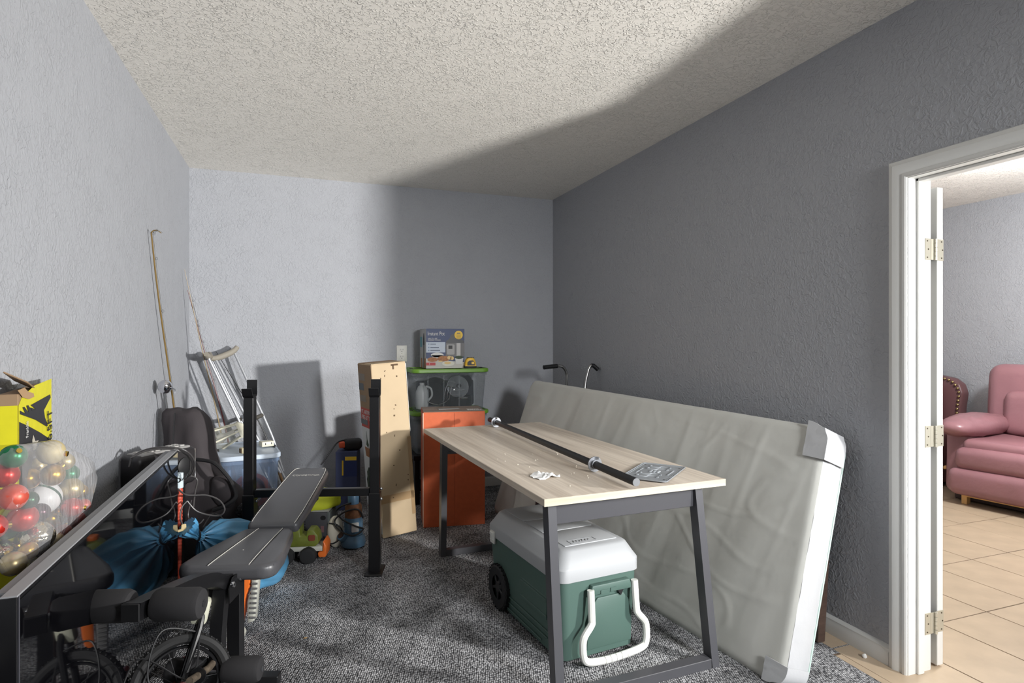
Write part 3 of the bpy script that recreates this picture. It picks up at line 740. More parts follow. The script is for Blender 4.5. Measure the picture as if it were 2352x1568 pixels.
for x, z, lab in ((1.05, .424, 'grey folded cloth bundle inside the lower tote at its left'), (1.30, .424, 'dark folded cloth bundle inside the lower tote at its right')):
    o = MB().box((0, 0, .12), (.22, .26, .24), .05, 4).noise(.02, 9, 3 + x).build('cloth_bundle', mat('cloth_%d' % int(x * 100), (120, 122, 126) if x < 1.2 else (52, 54, 60), .9), None); o.location = (x, 5.02, z); tag(o, lab, 'cloth')
o = MB().box((0, 0, .115), (.52, .03, .22), .014, 3).noise(.008, 12, 8).build('dark_backing', mat('backing_navy', (34, 36, 46), .9), None); o.location = (1.24, 5.155, .782); tag(o, 'dark sheet added at the back of the upper tote to darken its inside', 'backing sheet')  # dark sheet added behind the pans to make the tote's inside darker
st = thing('black_stand', 'low black stand carrying the stacked plastic totes', 'stand', (1.20, 5.02, 0))
MB().box((0, 0, .39), (.60, .36, .04), .003, 1).build('top', BLACKMETAL, st)
for sx in (-1, 1):
    for sy in (-1, 1): MB().box((sx * .27, sy * .15, .185), (.04, .04, .37), .002, 1).build('leg', BLACKMETAL, st)
MB().box((0, 0, .12), (.56, .32, .02)).build('shelf', BLACKMETAL, st)

# pressure cooker box
IP = thing('pressure_cooker_box', 'blue printed pressure cooker box standing on the top green lid', 'box', (1.021, 4.935, 1.126))
IW, ID, IH = .335, .27, .338
NAVY = mat('navy_print', (32, 52, 98), .45); 
MB().box((IW / 2, ID / 2, IH / 2), (IW, ID, IH), .0015, 1).build('carton', NAVY, IP, smooth=0)
sf = MB().box((-.0008, ID / 2, IH / 2), (.0014, ID - .002, IH - .002)).build('side_panel', mat('pale_side', (168, 168, 168), .5), IP, smooth=0)
def fprint(poly, name, m, k=1, par=IP): return MB().prism(poly, .0006, M4.Translation((0, -.0004 - .0005 * k, 0)) @ rotm(PI / 2)).build(name, m, par, smooth=0)
def circ(x, z, r, n=28, ry=None): return [(x + r * math.cos(2 * PI * k / n), z + (ry or r) * math.sin(2 * PI * k / n)) for k in range(n)]
fprint([(0, 0), (IW, 0), (IW, .05), (0, .085)], 'base_print', mat('table_print', (192, 188, 182), .5), 1)
fprint([(.165, .165), (.175, .235), (.20, .25), (.30, .25), (.33, .235), (.335, .165)], 'cooker_lid_print', mat('lid_print', (36, 36, 42), .4), 1)
fprint([(.20, .25), (.215, .285), (.25, .30), (.30, .285), (.305, .25)], 'cooker_lid_print', mat('lid_print', (36, 36, 42), .4), 2)
fprint([(.17, .215), (.335, .215), (.335, .10), (.17, .10)], 'cooker_body_print', mat('body_print', (86, 84, 84), .4), 2)
fprint([(.265, .215), (.30, .215), (.30, .10), (.265, .10)], 'shine_print', mat('shine_print', (176, 174, 172), .4), 3)
fprint(rrect(.068, .088, .01)and [(x + .213, z + .16) for x, z in rrect(.068, .088, .01)], 'control_panel_print', mat('panel_print', (150, 148, 146), .4), 4)
fprint([(.193, .195), (.228, .195), (.228, .165), (.193, .165)], 'display_print', PRINTBLACK, 5)
fprint([(0, .225), (.165, .225), (.165, .135), (0, .135)], 'feature_panel', mat('pale_blue_print', (190, 200, 214), .5), 3)
for k, (z, wd) in enumerate(((.207, .05), (.178, .075), (.153, .085))):
    fprint(circ(.022, z, .006, 12), 'feature_icon', mat('icon_print', (120, 140, 170), .5), 4)
    fprint([(.035, z + .003), (.035 + wd, z + .003), (.035 + wd, z - .003), (.035, z - .003)], 'feature_line', mat('dark_blue_text', (60, 74, 100), .5), 4)
fprint(circ(.283, .285, .037), 'yellow_badge', PRINTYELLOW, 4)
fprint([(.268, .304), (.298, .304), (.298, .297), (.268, .297)], 'badge_line', mat('dark_blue_text', (60, 74, 100), .5), 5)
for k in range(4): fprint([(.263, .288 - .010 * k), (.303, .288 - .010 * k), (.303, .284 - .010 * k), (.263, .284 - .010 * k)], 'badge_line', mat('badge_text', (170, 140, 60), .5), 5)
text('Instant Pot', .047, PRINTWHITE, IP, (.012, -.0018, .295), (PI / 2, 0, 0), align='LEFT', sx=.72)
text('MULTI-USE', .017, PRINTWHITE, IP, (.014, -.0018, .253), (PI / 2, 0, 0), align='LEFT')
text('PRESSURE COOKER', .016, PRINTWHITE, IP, (.014, -.0018, .240), (PI / 2, 0, 0), align='LEFT', sx=.8)
fprint(circ(.095, .115, .055, 24, .02), 'bowl_print', PRINTWHITE, 5)
fprint([(.045, .112), (.145, .112), (.13, .085), (.06, .085)], 'bowl_print', PRINTWHITE, 5)
for x, z, r, ry in ((.055, .075, .045, .020), (.15, .082, .055, .024)): fprint(circ(x, z, r, 20, ry), 'chicken_print', mat('chicken_print', (164, 104, 54), .5, var=(60, .25)), 6)
for x, z, r, ry in ((.20, .09, .018, .016), (.225, .085, .016, .016), (.12, .06, .02, .006)): fprint(circ(x, z, r, 14, ry), 'potato_print', mat('potato_print', (222, 190, 130), .5), 7)
fprint([(.25, .085), (.325, .085), (.315, .035), (.262, .035)], 'cup_print', mat('cup_print', (206, 206, 204), .5), 6)
fprint(circ(.287, .092, .036, 18, .014), 'greens_print', PRINTGREEN, 7)
fprint(circ(.19, .04, .055, 22, .022), 'plate_print', mat('plate_print', (216, 212, 200), .5), 7)
fprint(circ(.185, .045, .03, 16, .011), 'potato_print', mat('potato_print', (222, 190, 130), .5), 8)
fprint([(.0, .05), (.08, .05), (.08, .025), (.0, .025)], 'red_tag_print', mat('red_tag', (186, 58, 62), .5), 3)
text('3', .020, PRINTWHITE, IP, (.028, -.0026, .0375), (PI / 2, 0, 0))
def sprint_(poly, name, m, k=1): return MB().prism(poly, .0006, M4.Translation((-.0012 - .0005 * k, 0, 0)) @ rotm(PI / 2, 0, PI / 2)).build(name, m, IP, smooth=0)
sprint_([(.06, .0), (.12, .0), (.12, .2), (.06, .2)], 'bottle_print', mat('body_print', (86, 84, 84), .4), 1)
sprint_([(.055, .2), (.125, .2), (.115, .26), (.10, .30), (.08, .30), (.065, .26)], 'bottle_print', PRINTBLACK, 2)
sprint_([(.16, .18), (.25, .18), (.25, .27), (.16, .27)], 'teal_print', mat('teal_print', (96, 150, 160), .5), 1)
for y in (.04, .18): sprint_([(y - .03, .0), (y + .03, .0), (y + .025, .085), (y - .025, .085)], 'jar_print', PRINTBROWN, 3)

# small yellow stud finder / tape measure
TMs = thing('tape_measure', 'small yellow and black tape measure on the top green lid', 'tape measure', (1.40, 4.905, 1.126), R(-5))
YEL = mat('tool_yellow', (226, 178, 30), .4)
MB().prism([(-.048, .018), (.048, .018), (.046, .045), (.036, .075), (.02, .088), (-.022, .088), (-.038, .075), (-.046, .045)], .05, M4.Translation((0, .025, 0)) @ rotm(PI / 2), .005, 2).build('case', YEL, TMs)
MB().box((0, 0, .009), (.104, .056, .018), .004, 2).build('base', BLACKPLASTIC, TMs)
MB().box((0, -.026, .022), (.100, .006, .010), .002, 1).build('yellow_band', YEL, TMs)
MB().prism([(-.03, .022), (.034, .022), (.034, .05), (.02, .066), (-.012, .066), (-.028, .05)], .004, M4.Translation((0, -.0255, 0)) @ rotm(PI / 2), .001, 1).build('grip_pad', PRINTBLACK, TMs)
MB().box((.018, -.0305, .044), (.024, .002, .02), .001, 1).build('side_label', YEL, TMs)
for k in range(5): MB().ball((-.026 + .013 * k, 0, .089), (.004, .02, .004), 8, 6).build('grip_bump', BLACKPLASTIC, TMs)

# ------------------------------------------------------------------ weight bench
WB = thing('weight_bench', 'black weight bench with padded seat, tall bar uprights and foam leg rollers', 'weight bench', (.082, 3.643, 0), R(-16.3))
for sx in (-1, 1):
    MB().box((sx * .36, 0, .235), (.066, .066, .47), .003, 1).build('post_sleeve', BLACKMETAL, WB, smooth=0)
    up = MB().box((sx * .36, 0, .745), (.056, .056, .58), .003, 1).build('upright', BLACKMETAL, WB, smooth=0)
    MB().box((sx * .36, 0, .006), (.10, .16, .012), .003, 1).build('foot_plate', BLACKMETAL, WB, smooth=0)
    cr = MB(); pr = [(-.055, .052), (-.040, .012), (-.028, .0), (.020, .0), (.034, .012), (.036, .10), (.031, .10), (.029, .015), (.018, .005), (-.026, .005), (-.036, .014), (-.050, .054)]
    cr.prism(pr, .058, M4.Translation((sx * .36 + .029, 0, 1.035)) @ rotm(PI / 2, 0, -PI / 2) @ M4.Scale(-1, 4, V((1, 0, 0))))
    cr.build('bar_cradle', BLACKMETAL, WB, smooth=0)
    for zz in (.49, .43):
        MB().ball((sx * .36 + .036, 0, zz), (.010, .009, .009), 10, 8).build('bolt', CHROME, WB)
MB().box((0, .0, .475), (.66, .04, .045), .003, 1).build('crossbar', BLACKMETAL, WB, smooth=0)
MB().tube([(0, .02, .455), (0, -.60, .435), (0, -1.16, .435)], .027, sq=True).build('spine', BLACKMETAL, WB, smooth=0)
MB().box((0, -1.12, .215), (.05, .05, .43), .003, 1).build('front_leg', BLACKMETAL, WB, smooth=0)
MB().box((0, -1.12, .02), (.34, .05, .04), .003, 1).build('front_foot', BLACKMETAL, WB, smooth=0)
pads = MB(); 
def pad(poly, th, M, name):
    return MB().prism(poly, th, M, .022, 5).noise(.003, 6, 3).build(name, VINYL, WB, smooth=60)
ang = math.atan2(.115, .66)
Mb_ = M4.Translation((0, -.69, .455)) @ rotm(ang)
bp_ = [(-.118, 0), (.118, 0), (.122, .20), (.112, .62), (.095, .67), (.07, .69), (-.07, .69), (-.095, .67), (-.112, .62), (-.122, .20)]
bpad = pad(bp_, .055, Mb_, 'backrest')
Ms = M4.Translation((0, -1.19, .445)) @ rotm(R(-1))
spoly = [(-.20, .035), (-.185, .0), (-.15, -.016), (.13, -.016), (.16, .0), (.175, .03), (.168, .14), (.115, .44), (.095, .485), (-.11, .485), (-.13, .44), (-.19, .15)]
spad = pad(spoly, .058, Ms, 'seat')
for sx in (-1, 1):
    for par, pts in ((bpad, [Mb_ @ V((sx * .098, .012, .05)), Mb_ @ V((sx * .103, .05, .0555)), Mb_ @ V((sx * .104, .20, .0562)), Mb_ @ V((sx * .092, .62, .056)), Mb_ @ V((sx * .06, .675, .052))]),
                     (spad, [Ms @ V((sx * .078, -.013, .02)), Ms @ V((sx * .077, .0, .05)), Ms @ V((sx * .075, .03, .0592)), Ms @ V((sx * .062, .30, .0596)), Ms @ V((sx * .055, .47, .057))])):
        pts = bez(pts, 8)
        MB().tube(pts, .0018, 6).build('stitching', STITCH, par)
        MB().tube([p + V((sx * .006, 0, 0)) for p in pts], .0010, 5).build('seam', mat('seam_black', (14, 14, 15), .6), par)
lt_ = text('COMPETITOR', .022, STITCH, bpad, Mb_ @ V((0, .565, .0565)), (ang, 0, 0), sx=1.1)
MB().ball(Ms @ V((-.01, .17, .0585)), (.004, .004, .001), 8, 6).build('vinyl_mark', STITCH, spad)
# leg developer
pv = MB()
pv.prism([(-.05, -.045), (.05, -.045), (.055, .01), (.03, .04), (-.02, .04), (-.055, .01)], .004, M4.Translation((.035, -1.225, .435)) @ rotm(PI / 2, 0, PI / 2))
pv.prism([(-.05, -.045), (.05, -.045), (.055, .01), (.03, .04), (-.02, .04), (-.055, .01)], .004, M4.Translation((-.039, -1.225, .435)) @ rotm(PI / 2, 0, PI / 2))
pv.build('pivot_bracket', BLACKMETAL, WB, smooth=0)
for y, z in ((-1.258, .455), (-1.195, .455)):
    MB().cyl((.037, y, z), (.052, y, z), .0105, 12, bev=.003).build('bolt', CHROME, WB)
arm = bez([(0, -1.21, .452), (0, -1.27, .468), (0, -1.36, .515), (0, -1.52, .560), (0, -1.835, .618)], 5)
MB().tube(arm, .024, sq=True).build('roller_arm', BLACKMETAL, WB, smooth=20)
MB().box((0, -1.838, .618), (.05, .006, .05), .002, 1).build('end_cap', BLACKPLASTIC, WB, smooth=0)
MB().tube([(0, -1.25, .455), (0, -1.285, .28), (0, -1.29, .10)], .022, sq=True).build('lever', BLACKMETAL, WB, smooth=0)
MB().cyl((-.17, -1.775, .612), (.17, -1.775, .612), .010, 10).build('roller_axle', GREYMETAL, WB)
MB().cyl((-.17, -1.31, .165), (.17, -1.31, .165), .010, 10).build('roller_axle', GREYMETAL, WB)
for y, z in ((-1.775, .612), (-1.31, .165)):
    for sx in (-1, 1):
        x0, x1 = (sx * .028, sx * .168)
        ro = MB().cyl((x0, y, z), (x1, y, z), .045, 28, bev=.018).build('foam_roller', RUBBER, WB)
        MB().cyl((x1 + sx * .0008, y, z), (x1 - sx * .003, y, z), .010, 12).build('roller_hole', PRINTBLACK, ro)
MB().tube([(0, -1.30, .20), (0.0, -1.36, .20), (.0, -1.50, .235)], .0125, 12).build('weight_peg', mat('worn_steel', (120, 108, 94), .5, .6, var=(60, .4)), WB)
MB().lathe([(.0125, -.004), (.026, -.004), (.026, .004), (.0125, .004)], 20, M4.Translation((0, -1.44, .219)) @ rotm(PI / 2 - .2)).build('peg_collar', BLACKMETAL, WB)

# ------------------------------------------------------------------ television on the floor
TV = thing('television', 'large flat television with glossy black screen standing on the floor by left wall', 'television', (-.54, 1.48, 0))
TL, TZ0, TZ1 = 1.72, .035, .842
SCREENM = mat('black_screen', (9, 9, 12), .035, 0, .7); BEZ = mat('dark_grey_bezel', (150, 151, 154), .45)
BEZB = mat('black_bezel', (15, 15, 18), .3)
MB().box((-.018, TL / 2, (TZ0 + TZ1) / 2), (.026, TL, TZ1 - TZ0), .002, 1).build('panel', BEZB, TV, smooth=0)
MB().box((-.003, TL / 2, (TZ0 + TZ1) / 2 + .004), (.004, TL - .024, TZ1 - TZ0 - .03)).build('screen', SCREENM, TV, smooth=0)
MB().box((-.016, TL / 2, TZ1 + .001), (.030, TL, .004), .001, 1).build('top_bezel', BEZ, TV, smooth=0)
MB().box((-.016, -.001, (TZ0 + TZ1) / 2), (.030, .004, TZ1 - TZ0), .001, 1).build('side_bezel', BEZB, TV, smooth=0)
MB().box((-.003, .010, (TZ0 + TZ1) / 2), (.005, .003, TZ1 - TZ0), .001, 1).build('edge_strip', mat('bezel_line', (96, 96, 104), .3, .6), TV, smooth=0)
MB().box((-.045, TL / 2 + .02, TZ1 - .02), (.026, TL - .04, .034), .003, 1).build('rear_top', mat('rear_grey', (128, 129, 132), .5), TV, smooth=0)
MB().box((-.048, TL / 2, .32), (.035, TL * .8, .45), .01, 2).build('rear_housing', BLACKPLASTIC, TV, smooth=0)
for y in (.3, TL - .3): MB().box((-.02, y, .018), (.12, .05, .036), .005, 1).build('foot', BLACKPLASTIC, TV, smooth=0)

# glossy black case behind it, carrying the ornaments and the yellow box
CASE = thing('black_case', 'glossy black case behind the television carrying the bag of ornaments', 'case', (-.70, 1.75, 0))
MB().box((0, 0, .335), (.19, 1.18, .67), .004, 1).build('case_body', mat('gloss_black', (20, 18, 20), .12), CASE, smooth=0)
MB().box((.085, 0, .683), (.022, 1.18, .026), .003, 1).build('lid_edge', mat('case_edge', (120, 118, 116), .35, .3), CASE, smooth=0)
MB().box((-.01, 0, .6775), (.168, 1.17, .015), .002, 1).build('case_lid', mat('gloss_black', (20, 18, 20), .12), CASE, smooth=0)
b = MB()
for k in range(9): b.box((.084, -.02 - k * .012, .6968), (.008, .007 if k % 3 else .004, .0012))
o = b.build('edge_print', PRINTWHITE, CASE, smooth=0); o['kind'] = 'stuff'

# ornaments in a clear bag
OG = {'green': mat('ornament_green', (22, 116, 70), .3, .5), 'gold': mat('ornament_gold', (206, 158, 52), .28, .85), 'champagne': mat('ornament_champagne', (206, 186, 136), .35, .7),
      'matte champagne': mat('ornament_matte_champagne', (200, 184, 140), .6, .3), 'red': mat('ornament_red', (196, 44, 34), .3, .5), 'pale red': mat('ornament_pale_red', (214, 92, 74), .4, .3),
      'white': mat('ornament_white', (226, 224, 224), .4), 'mirrored silver': mat('ornament_mirror', (226, 216, 190), .12, 1.0, bump=(70, .5, .01)), 'dark plum': mat('ornament_plum', (70, 40, 50), .25, .6), 'dark green': mat('ornament_dark_green', (24, 66, 40), .3, .5)}
GOLDCAP = mat('gold_cap', (222, 186, 92), .25, 1.0)
orn = [(28, 1051, 24, 'green', 'top left of the bag under the yellow box'), (117, 1038, 25, 'matte champagne', 'at the very top of the bag'), (67, 1099, 21, 'gold', 'beside the red one near the top'), (121, 1090, 22, 'gold', 'high in the bag beside a green one'),
       (158, 1088, 19, 'green', 'at the upper right edge of the bag'), (14, 1088, 25, 'red', 'near the top left under the green one'), (30, 1141, 26, 'pale red', 'at the left middle of the bag'), (104, 1142, 33, 'white', 'with a green band in the middle of the bag'),
       (158, 1124, 22, 'champagne', 'at the right of the white one'), (52, 1188, 27, 'red', 'below the pale red one'), (123, 1194, 22, 'gold', 'under the white one'), (165, 1166, 20, 'red', 'at the right edge below champagne'),
       (176, 1192, 16, 'red', 'at the lower right edge of the bag'), (140, 1220, 17, 'pale red', 'at the bottom right of the bag'), (84, 1232, 31, 'mirrored silver', 'with cut lines at the bottom middle'), (12, 1258, 26, 'mirrored silver', 'at the bottom left of the bag'),
       (36, 1290, 24, 'champagne', 'lowest in the bag at left'), (92, 1176, 18, 'dark plum', 'in the middle below the white one'), (24, 1222, 24, 'dark green', 'low at the left of the bag'), (192, 1160, 13, 'pale red', 'in the pointed right corner of the bag'), (-20, 1150, 26, 'gold', 'at the far left of the bag'), (-18, 1210, 26, 'red', 'at the far left below a gold one'),
       (150, 1060, 17, 'champagne', 'between the two topmost at right'), (185, 1128, 14, 'gold', 'small, at the right edge of the bag'), (64, 1150, 18, 'dark green', 'between the white and the pale red one'), (150, 1145, 16, 'gold', 'right of the white one, small'),
       (104, 1262, 18, 'dark plum', 'near the bottom below the silver one'), (60, 1268, 18, 'gold', 'near the bottom beside the champagne one'), (86, 1070, 17, 'champagne', 'between two gold ones near the top'), (128, 1240, 15, 'champagne', 'small, low at the right of the silver one')]
def pix(u, v, X):
    tt = (u - 1176) / 1350; dx = math.sin(R(20)) + tt * math.cos(R(20)); d = X / dx
    return V((X, (math.cos(R(20)) - tt * math.sin(R(20))) * d, 1.37 - (v - 780) / 1350 * d)), d
pos = []
for i, (u, v, r, c_, w_) in enumerate(orn):
    p, d = pix(u, v, -.685 + .035 * math.sin(i * 2.4)); pos.append([p, 1.12 * r * d / 1350])
for it in range(60):
    for i in range(len(pos)):
        for j in range(i + 1, len(pos)):
            dv = pos[i][0] - pos[j][0]; L0 = dv.length; need = pos[i][1] + pos[j][1]
            if L0 < need:
                mv = dv.normalized() * (need - L0) * .5; mv.z *= .5; pos[i][0] += mv; pos[j][0] -= mv
    for q in pos:
        q[0].x = max(-.805 + q[1], min(-.615 - q[1], q[0].x)); q[0].z = max(.70 + q[1], q[0].z)
for i, (u, v, r, c_, w_) in enumerate(orn):
    p, rr = pos[i]
    t = thing('ornament', '%s glass ornament %s' % (c_, w_), 'ornament', tuple(p - V((0, 0, rr))), 0, 'ornaments in the clear bag')
    t.rotation_euler = (0, 0, i * 1.3)
    tilt = rotm(R(40 + 70 * math.sin(i * 1.9)), R(50 * math.cos(i * 3.1)), 0); M0 = M4.Translation((0, 0, rr)) @ tilt
    ba = MB().ball((0, 0, 0), rr, 24, 16).build('glass_ball', OG[c_], t); ba.matrix_local = M0
    ca = MB().cyl((0, 0, rr * .96), (0, 0, rr * 1.2), rr * .22, 10).build('cap', GOLDCAP, t); ca.matrix_local = M0
    if c_ == 'white':
        bd_ = MB().lathe([(rr * 1.002, -.004), (rr * 1.01, -.004), (rr * 1.01, .004), (rr * 1.002, .004)], 28).build('green_band', mat('band_green', (26, 120, 84), .2, .8), t)
        bd_.matrix_local = M4.Translation((0, 0, rr)) @ rotm(R(62), R(18), 0)
b = bmesh.new()
for p, rr in pos:
    for k in range(26):
        z = 1 - 2 * (k + .5) / 26; a = k * 2.39996; q = math.sqrt(1 - z * z)
        vv = p + V((q * math.cos(a), q * math.sin(a), z)) * (rr * 1.06)
        vv.x = max(-.808, min(-.606, vv.x)); vv.z = max(.6965, vv.z); b.verts.new(vv)
for q in ((-.66, 2.40, .95), (-.64, 2.36, .90)): b.verts.new(q)
h_ = bmesh.ops.convex_hull(b, input=b.verts[:]); bmesh.ops.delete(b, geom=list({g for g in h_['geom_interior'] + h_['geom_unused'] if isinstance(g, bmesh.types.BMVert)}), context='VERTS')
bmesh.ops.triangulate(b, faces=b.faces[:]); bmesh.ops.subdivide_edges(b, edges=b.edges[:], cuts=2, use_grid_fill=True)
m_ = MB(); m_._add(b); m_.noise(.006, 22, 4, (1, .5, 2))
bag = m_.build('ornament_bag', clear('bag_film', (206, 206, 208), .08, .14, (16, .5, .012, (1, 2.2, .8))), None, smooth=40)
tag(bag, 'clear plastic bag packed with round ornaments in front of the yellow box', 'bag')

# yellow and black hoop box
YB = thing('yellow_box', 'yellow and black printed carton with a torn brown top behind the ornament bag', 'box', (-.700, 1.92, .695), R(9.5))
YP = mat('yellow_print', (214, 206, 28), .5, var=(20, .05)); BKP = mat('black_print', (38, 38, 42), .5)
# local x: right face normal is +X ; face runs along +Y
bl = .46
MB().box((-.022, bl / 2, .265), (.044, bl, .53), .002, 1).build('carton', CARD, YB, smooth=0)
def yp(poly, name, m, k=0): return MB().prism(poly, .0006, M4.Translation((.0004 + .0007 * k, 0, 0)) @ rotm(PI / 2, 0, PI / 2)).build(name, m, YB, smooth=0)
def yg(x, Y): return ((x - 70) * .00142, .54 - (Y - (190 - .286 * (x - 70))) * .00035)
yp([(0, 0), (bl, 0), (bl, .545), (.20, .54), (.04, .52), (0, .50)], 'yellow_panel', YP, 0)
yp([yg(*q) for q in ((72, 430), (150, 480), (260, 560), (395, 672), (395, 1400), (72, 1400))], 'black_panel', BKP, 1)
yp([yg(*q) for q in ((168, 312), (372, 232), (378, 262), (300, 372), (312, 440), (346, 522), (330, 525), (215, 442), (78, 372), (76, 345), (120, 372), (98, 322), (112, 320), (150, 372), (130, 312), (145, 310), (182, 366), (165, 330), (215, 352))], 'black_graphic', BKP, 2)
yp([yg(*q) for q in ((55, 190), (110, 168), (140, 200), (190, 215), (198, 245), (150, 262), (95, 245))], 'torn_patch', mat('torn_brown', (172, 140, 104), .9), 3)
def uptext(body, size, m, y, z, sx):
    o = text(body, size, m, YB, (0, 0, 0), (0, 0, 0))
    o.matrix_local = M4(((0, 0, 1, .0045), (0, -1, 0, y), (1, 0, 0, z), (0, 0, 0, 1))) @ M4.Diagonal((sx, 1, 1, 1))
    return o
uptext('6.5FT', .105, BKP, .418, .395, .42)
uptext('Franklin', .042, PRINTWHITE, .082, .425, .34)
yp([yg(*q) for q in ((182, 690), (180, 600), (190, 565), (208, 620), (240, 622), (222, 650), (215, 690))], 'player_print', mat('player_print', (190, 184, 170), .6), 3)
MB().box((-.0225, -.0008, .25), (.043, .0014, .50)).build('yellow_side', YP, YB, smooth=0)
fl_ = MB().box((-.02, .14, .556), (.06, .24, .004), .001, 1, rot=(R(-10), R(30), 0)).build('torn_flap', CARD, YB, smooth=0)

# ------------------------------------------------------------------ far end of the television: stereo, stand, ribbed tube, cable
SB = thing('black_storage_box', 'plain black storage box carrying the portable stereo behind the television', 'storage box', (-.665, 3.40, 0), R(0))
MB().box((0, 0, .30), (.20, .30, .60), .01, 2).build('box_body', BLACKPLASTIC, SB); MB().box((0, 0, .61), (.215, .315, .022), .006, 2).build('lid', BLACKPLASTIC, SB)
RD = thing('portable_stereo', 'portable stereo with pale key panel on top behind the television', 'stereo', (-.655, 3.385, .622), R(52))
MB().box((0, 0, .095), (.34, .13, .19), .025, 3).build('stereo_body', mat('charcoal_plastic', (40, 38, 40), .45), RD)
tp = MB().box((.0, .0, .192), (.28, .10, .012), .004, 2).build('key_panel', mat('pale_key_panel', (150, 148, 146), .4), RD)
for k in range(7):
    for j in range(2): MB().box((-.11 + k * .036, -.022 + j * .04, .200), (.026, .026, .008), .002, 1).build('key', mat('pale_key', (176, 174, 170), .4), tp)
for k in range(4): MB().cyl((.172, -.045 + k * .03, .02), (.172, -.045 + k * .03, .175), .006, 8).build('chrome_bar', CHROME, RD)
MB().lathe([(.0, 0), (.045, 0), (.045, .006), (.035, .01), (0, .012)], 24, M4.Translation((-.09, -.066, .10)) @ rotm(PI / 2)).build('speaker_grille', PRINTBLACK, RD)
MB().lathe([(.0, 0), (.045, 0), (.045, .006), (.035, .01), (0, .012)], 24, M4.Translation((.09, -.066, .10)) @ rotm(PI / 2)).build('speaker_grille', PRINTBLACK, RD)
RT = thing('ribbed_tube', 'tapered red ribbed plastic tube with white cap beside the television end', 'tube', (-.560, 3.335, 0))
pr = [(0, 0), (.006, 0)]
for k in range(34): z = .02 + k * .0178; r = .006 + .010 * k / 33; pr += [(r, z), (r + .002, z + .005), (r + .002, z + .011), (r, z + .0165)]
MB().lathe(pr + [(.015, .63), (0, .63)], 16).build('ribbed_body', mat('dull_red_plastic', (190, 76, 56), .5), RT)
MB().cyl((0, 0, .628), (0, 0, .705), .020, 16, bev=.004).build('white_cap', mat('cap_white', (206, 220, 226), .3), RT)
MB().tube([(.010 * math.cos(a), -.021, .672 + .010 * math.sin(a)) for a in [k * PI / 8 for k in range(16)]], .0028, 6, closed=True).build('cap_ring', PRINTBLACK, RT)
def dp(u, v, d):
    tt = (u - 1176) / 1350
    return V(((math.sin(R(20)) + tt * math.cos(R(20))) * d, (math.cos(R(20)) - tt * math.sin(R(20))) * d, 1.37 - (v - 780) / 1350 * d))
CB = thing('cable_tangle', 'grey cable looped over the portable stereo with two beige splitters hanging down', 'cable', (-.62, 3.3, .83))
CABLE = mat('cable_grey', (70, 68, 68), .35); BEIGE = mat('beige_plastic', (206, 186, 140), .5)
p1 = [dp(296, 1072, 2.75), dp(306, 1048, 2.76), dp(340, 1031, 2.78), (dp(385, 1027, 2.78)), dp(425, 1034, 2.80), dp(446, 1058, 2.86), dp(442, 1085, 2.9), dp(424, 1102, 2.92), dp(438, 1093, 2.95), dp(453, 1102, 2.96), dp(448, 1130, 2.96), dp(444, 1165, 2.96)]
MB().tube(bez(p1, 8), .0042, 8).build('loop', CABLE, CB, off=CB.location)
p2 = [dp(300, 1052, 2.73), dp(340, 1034, 2.76), dp(400, 1032, 2.79), dp(434, 1050, 2.85), dp(436, 1080, 2.89), dp(428, 1098, 2.92)]
MB().tube(bez(p2, 8), .004, 8).build('loop', CABLE, CB, off=CB.location)
p3 = [dp(408, 1122, 2.9), dp(425, 1135, 2.9), dp(445, 1137, 2.92), dp(475, 1137, 2.95), dp(503, 1148, 2.97), dp(516, 1168, 2.97), dp(506, 1183, 2.97), dp(478, 1182, 2.96), dp(450, 1172, 2.94), (dp(430, 1150, 2.92))]
MB().tube(bez(p3, 8), .004, 8).build('loop', CABLE, CB, off=CB.location)
p4 = [dp(430, 1150, 2.92), dp(418, 1165, 2.9), dp(414, 1188, 2.88), dp(421, 1208, 2.87)]
MB().tube(bez(p4, 8), .0035, 8).build('loop', CABLE, CB, off=CB.location)
p5 = [dp(440, 1148, 2.93), dp(432, 1180, 2.92), dp(438, 1196, 2.91), dp(456, 1203, 2.92), dp(468, 1192, 2.93)]
MB().tube(bez(p5, 8), .003, 8).build('loop', CABLE, CB, off=CB.location)
yq = dp(422, 1212, 2.87)
MB().prism([(-.010, .02), (.010, .02), (.012, -.005), (.036, -.022), (.03, -.03), (.0, -.012), (-.026, -.016), (-.026, -.004), (-.012, -.002)], .010, M4.Translation(yq) @ rotm(PI / 2, 0, R(10)), .002, 1).build('splitter', BEIGE, CB, off=CB.location)

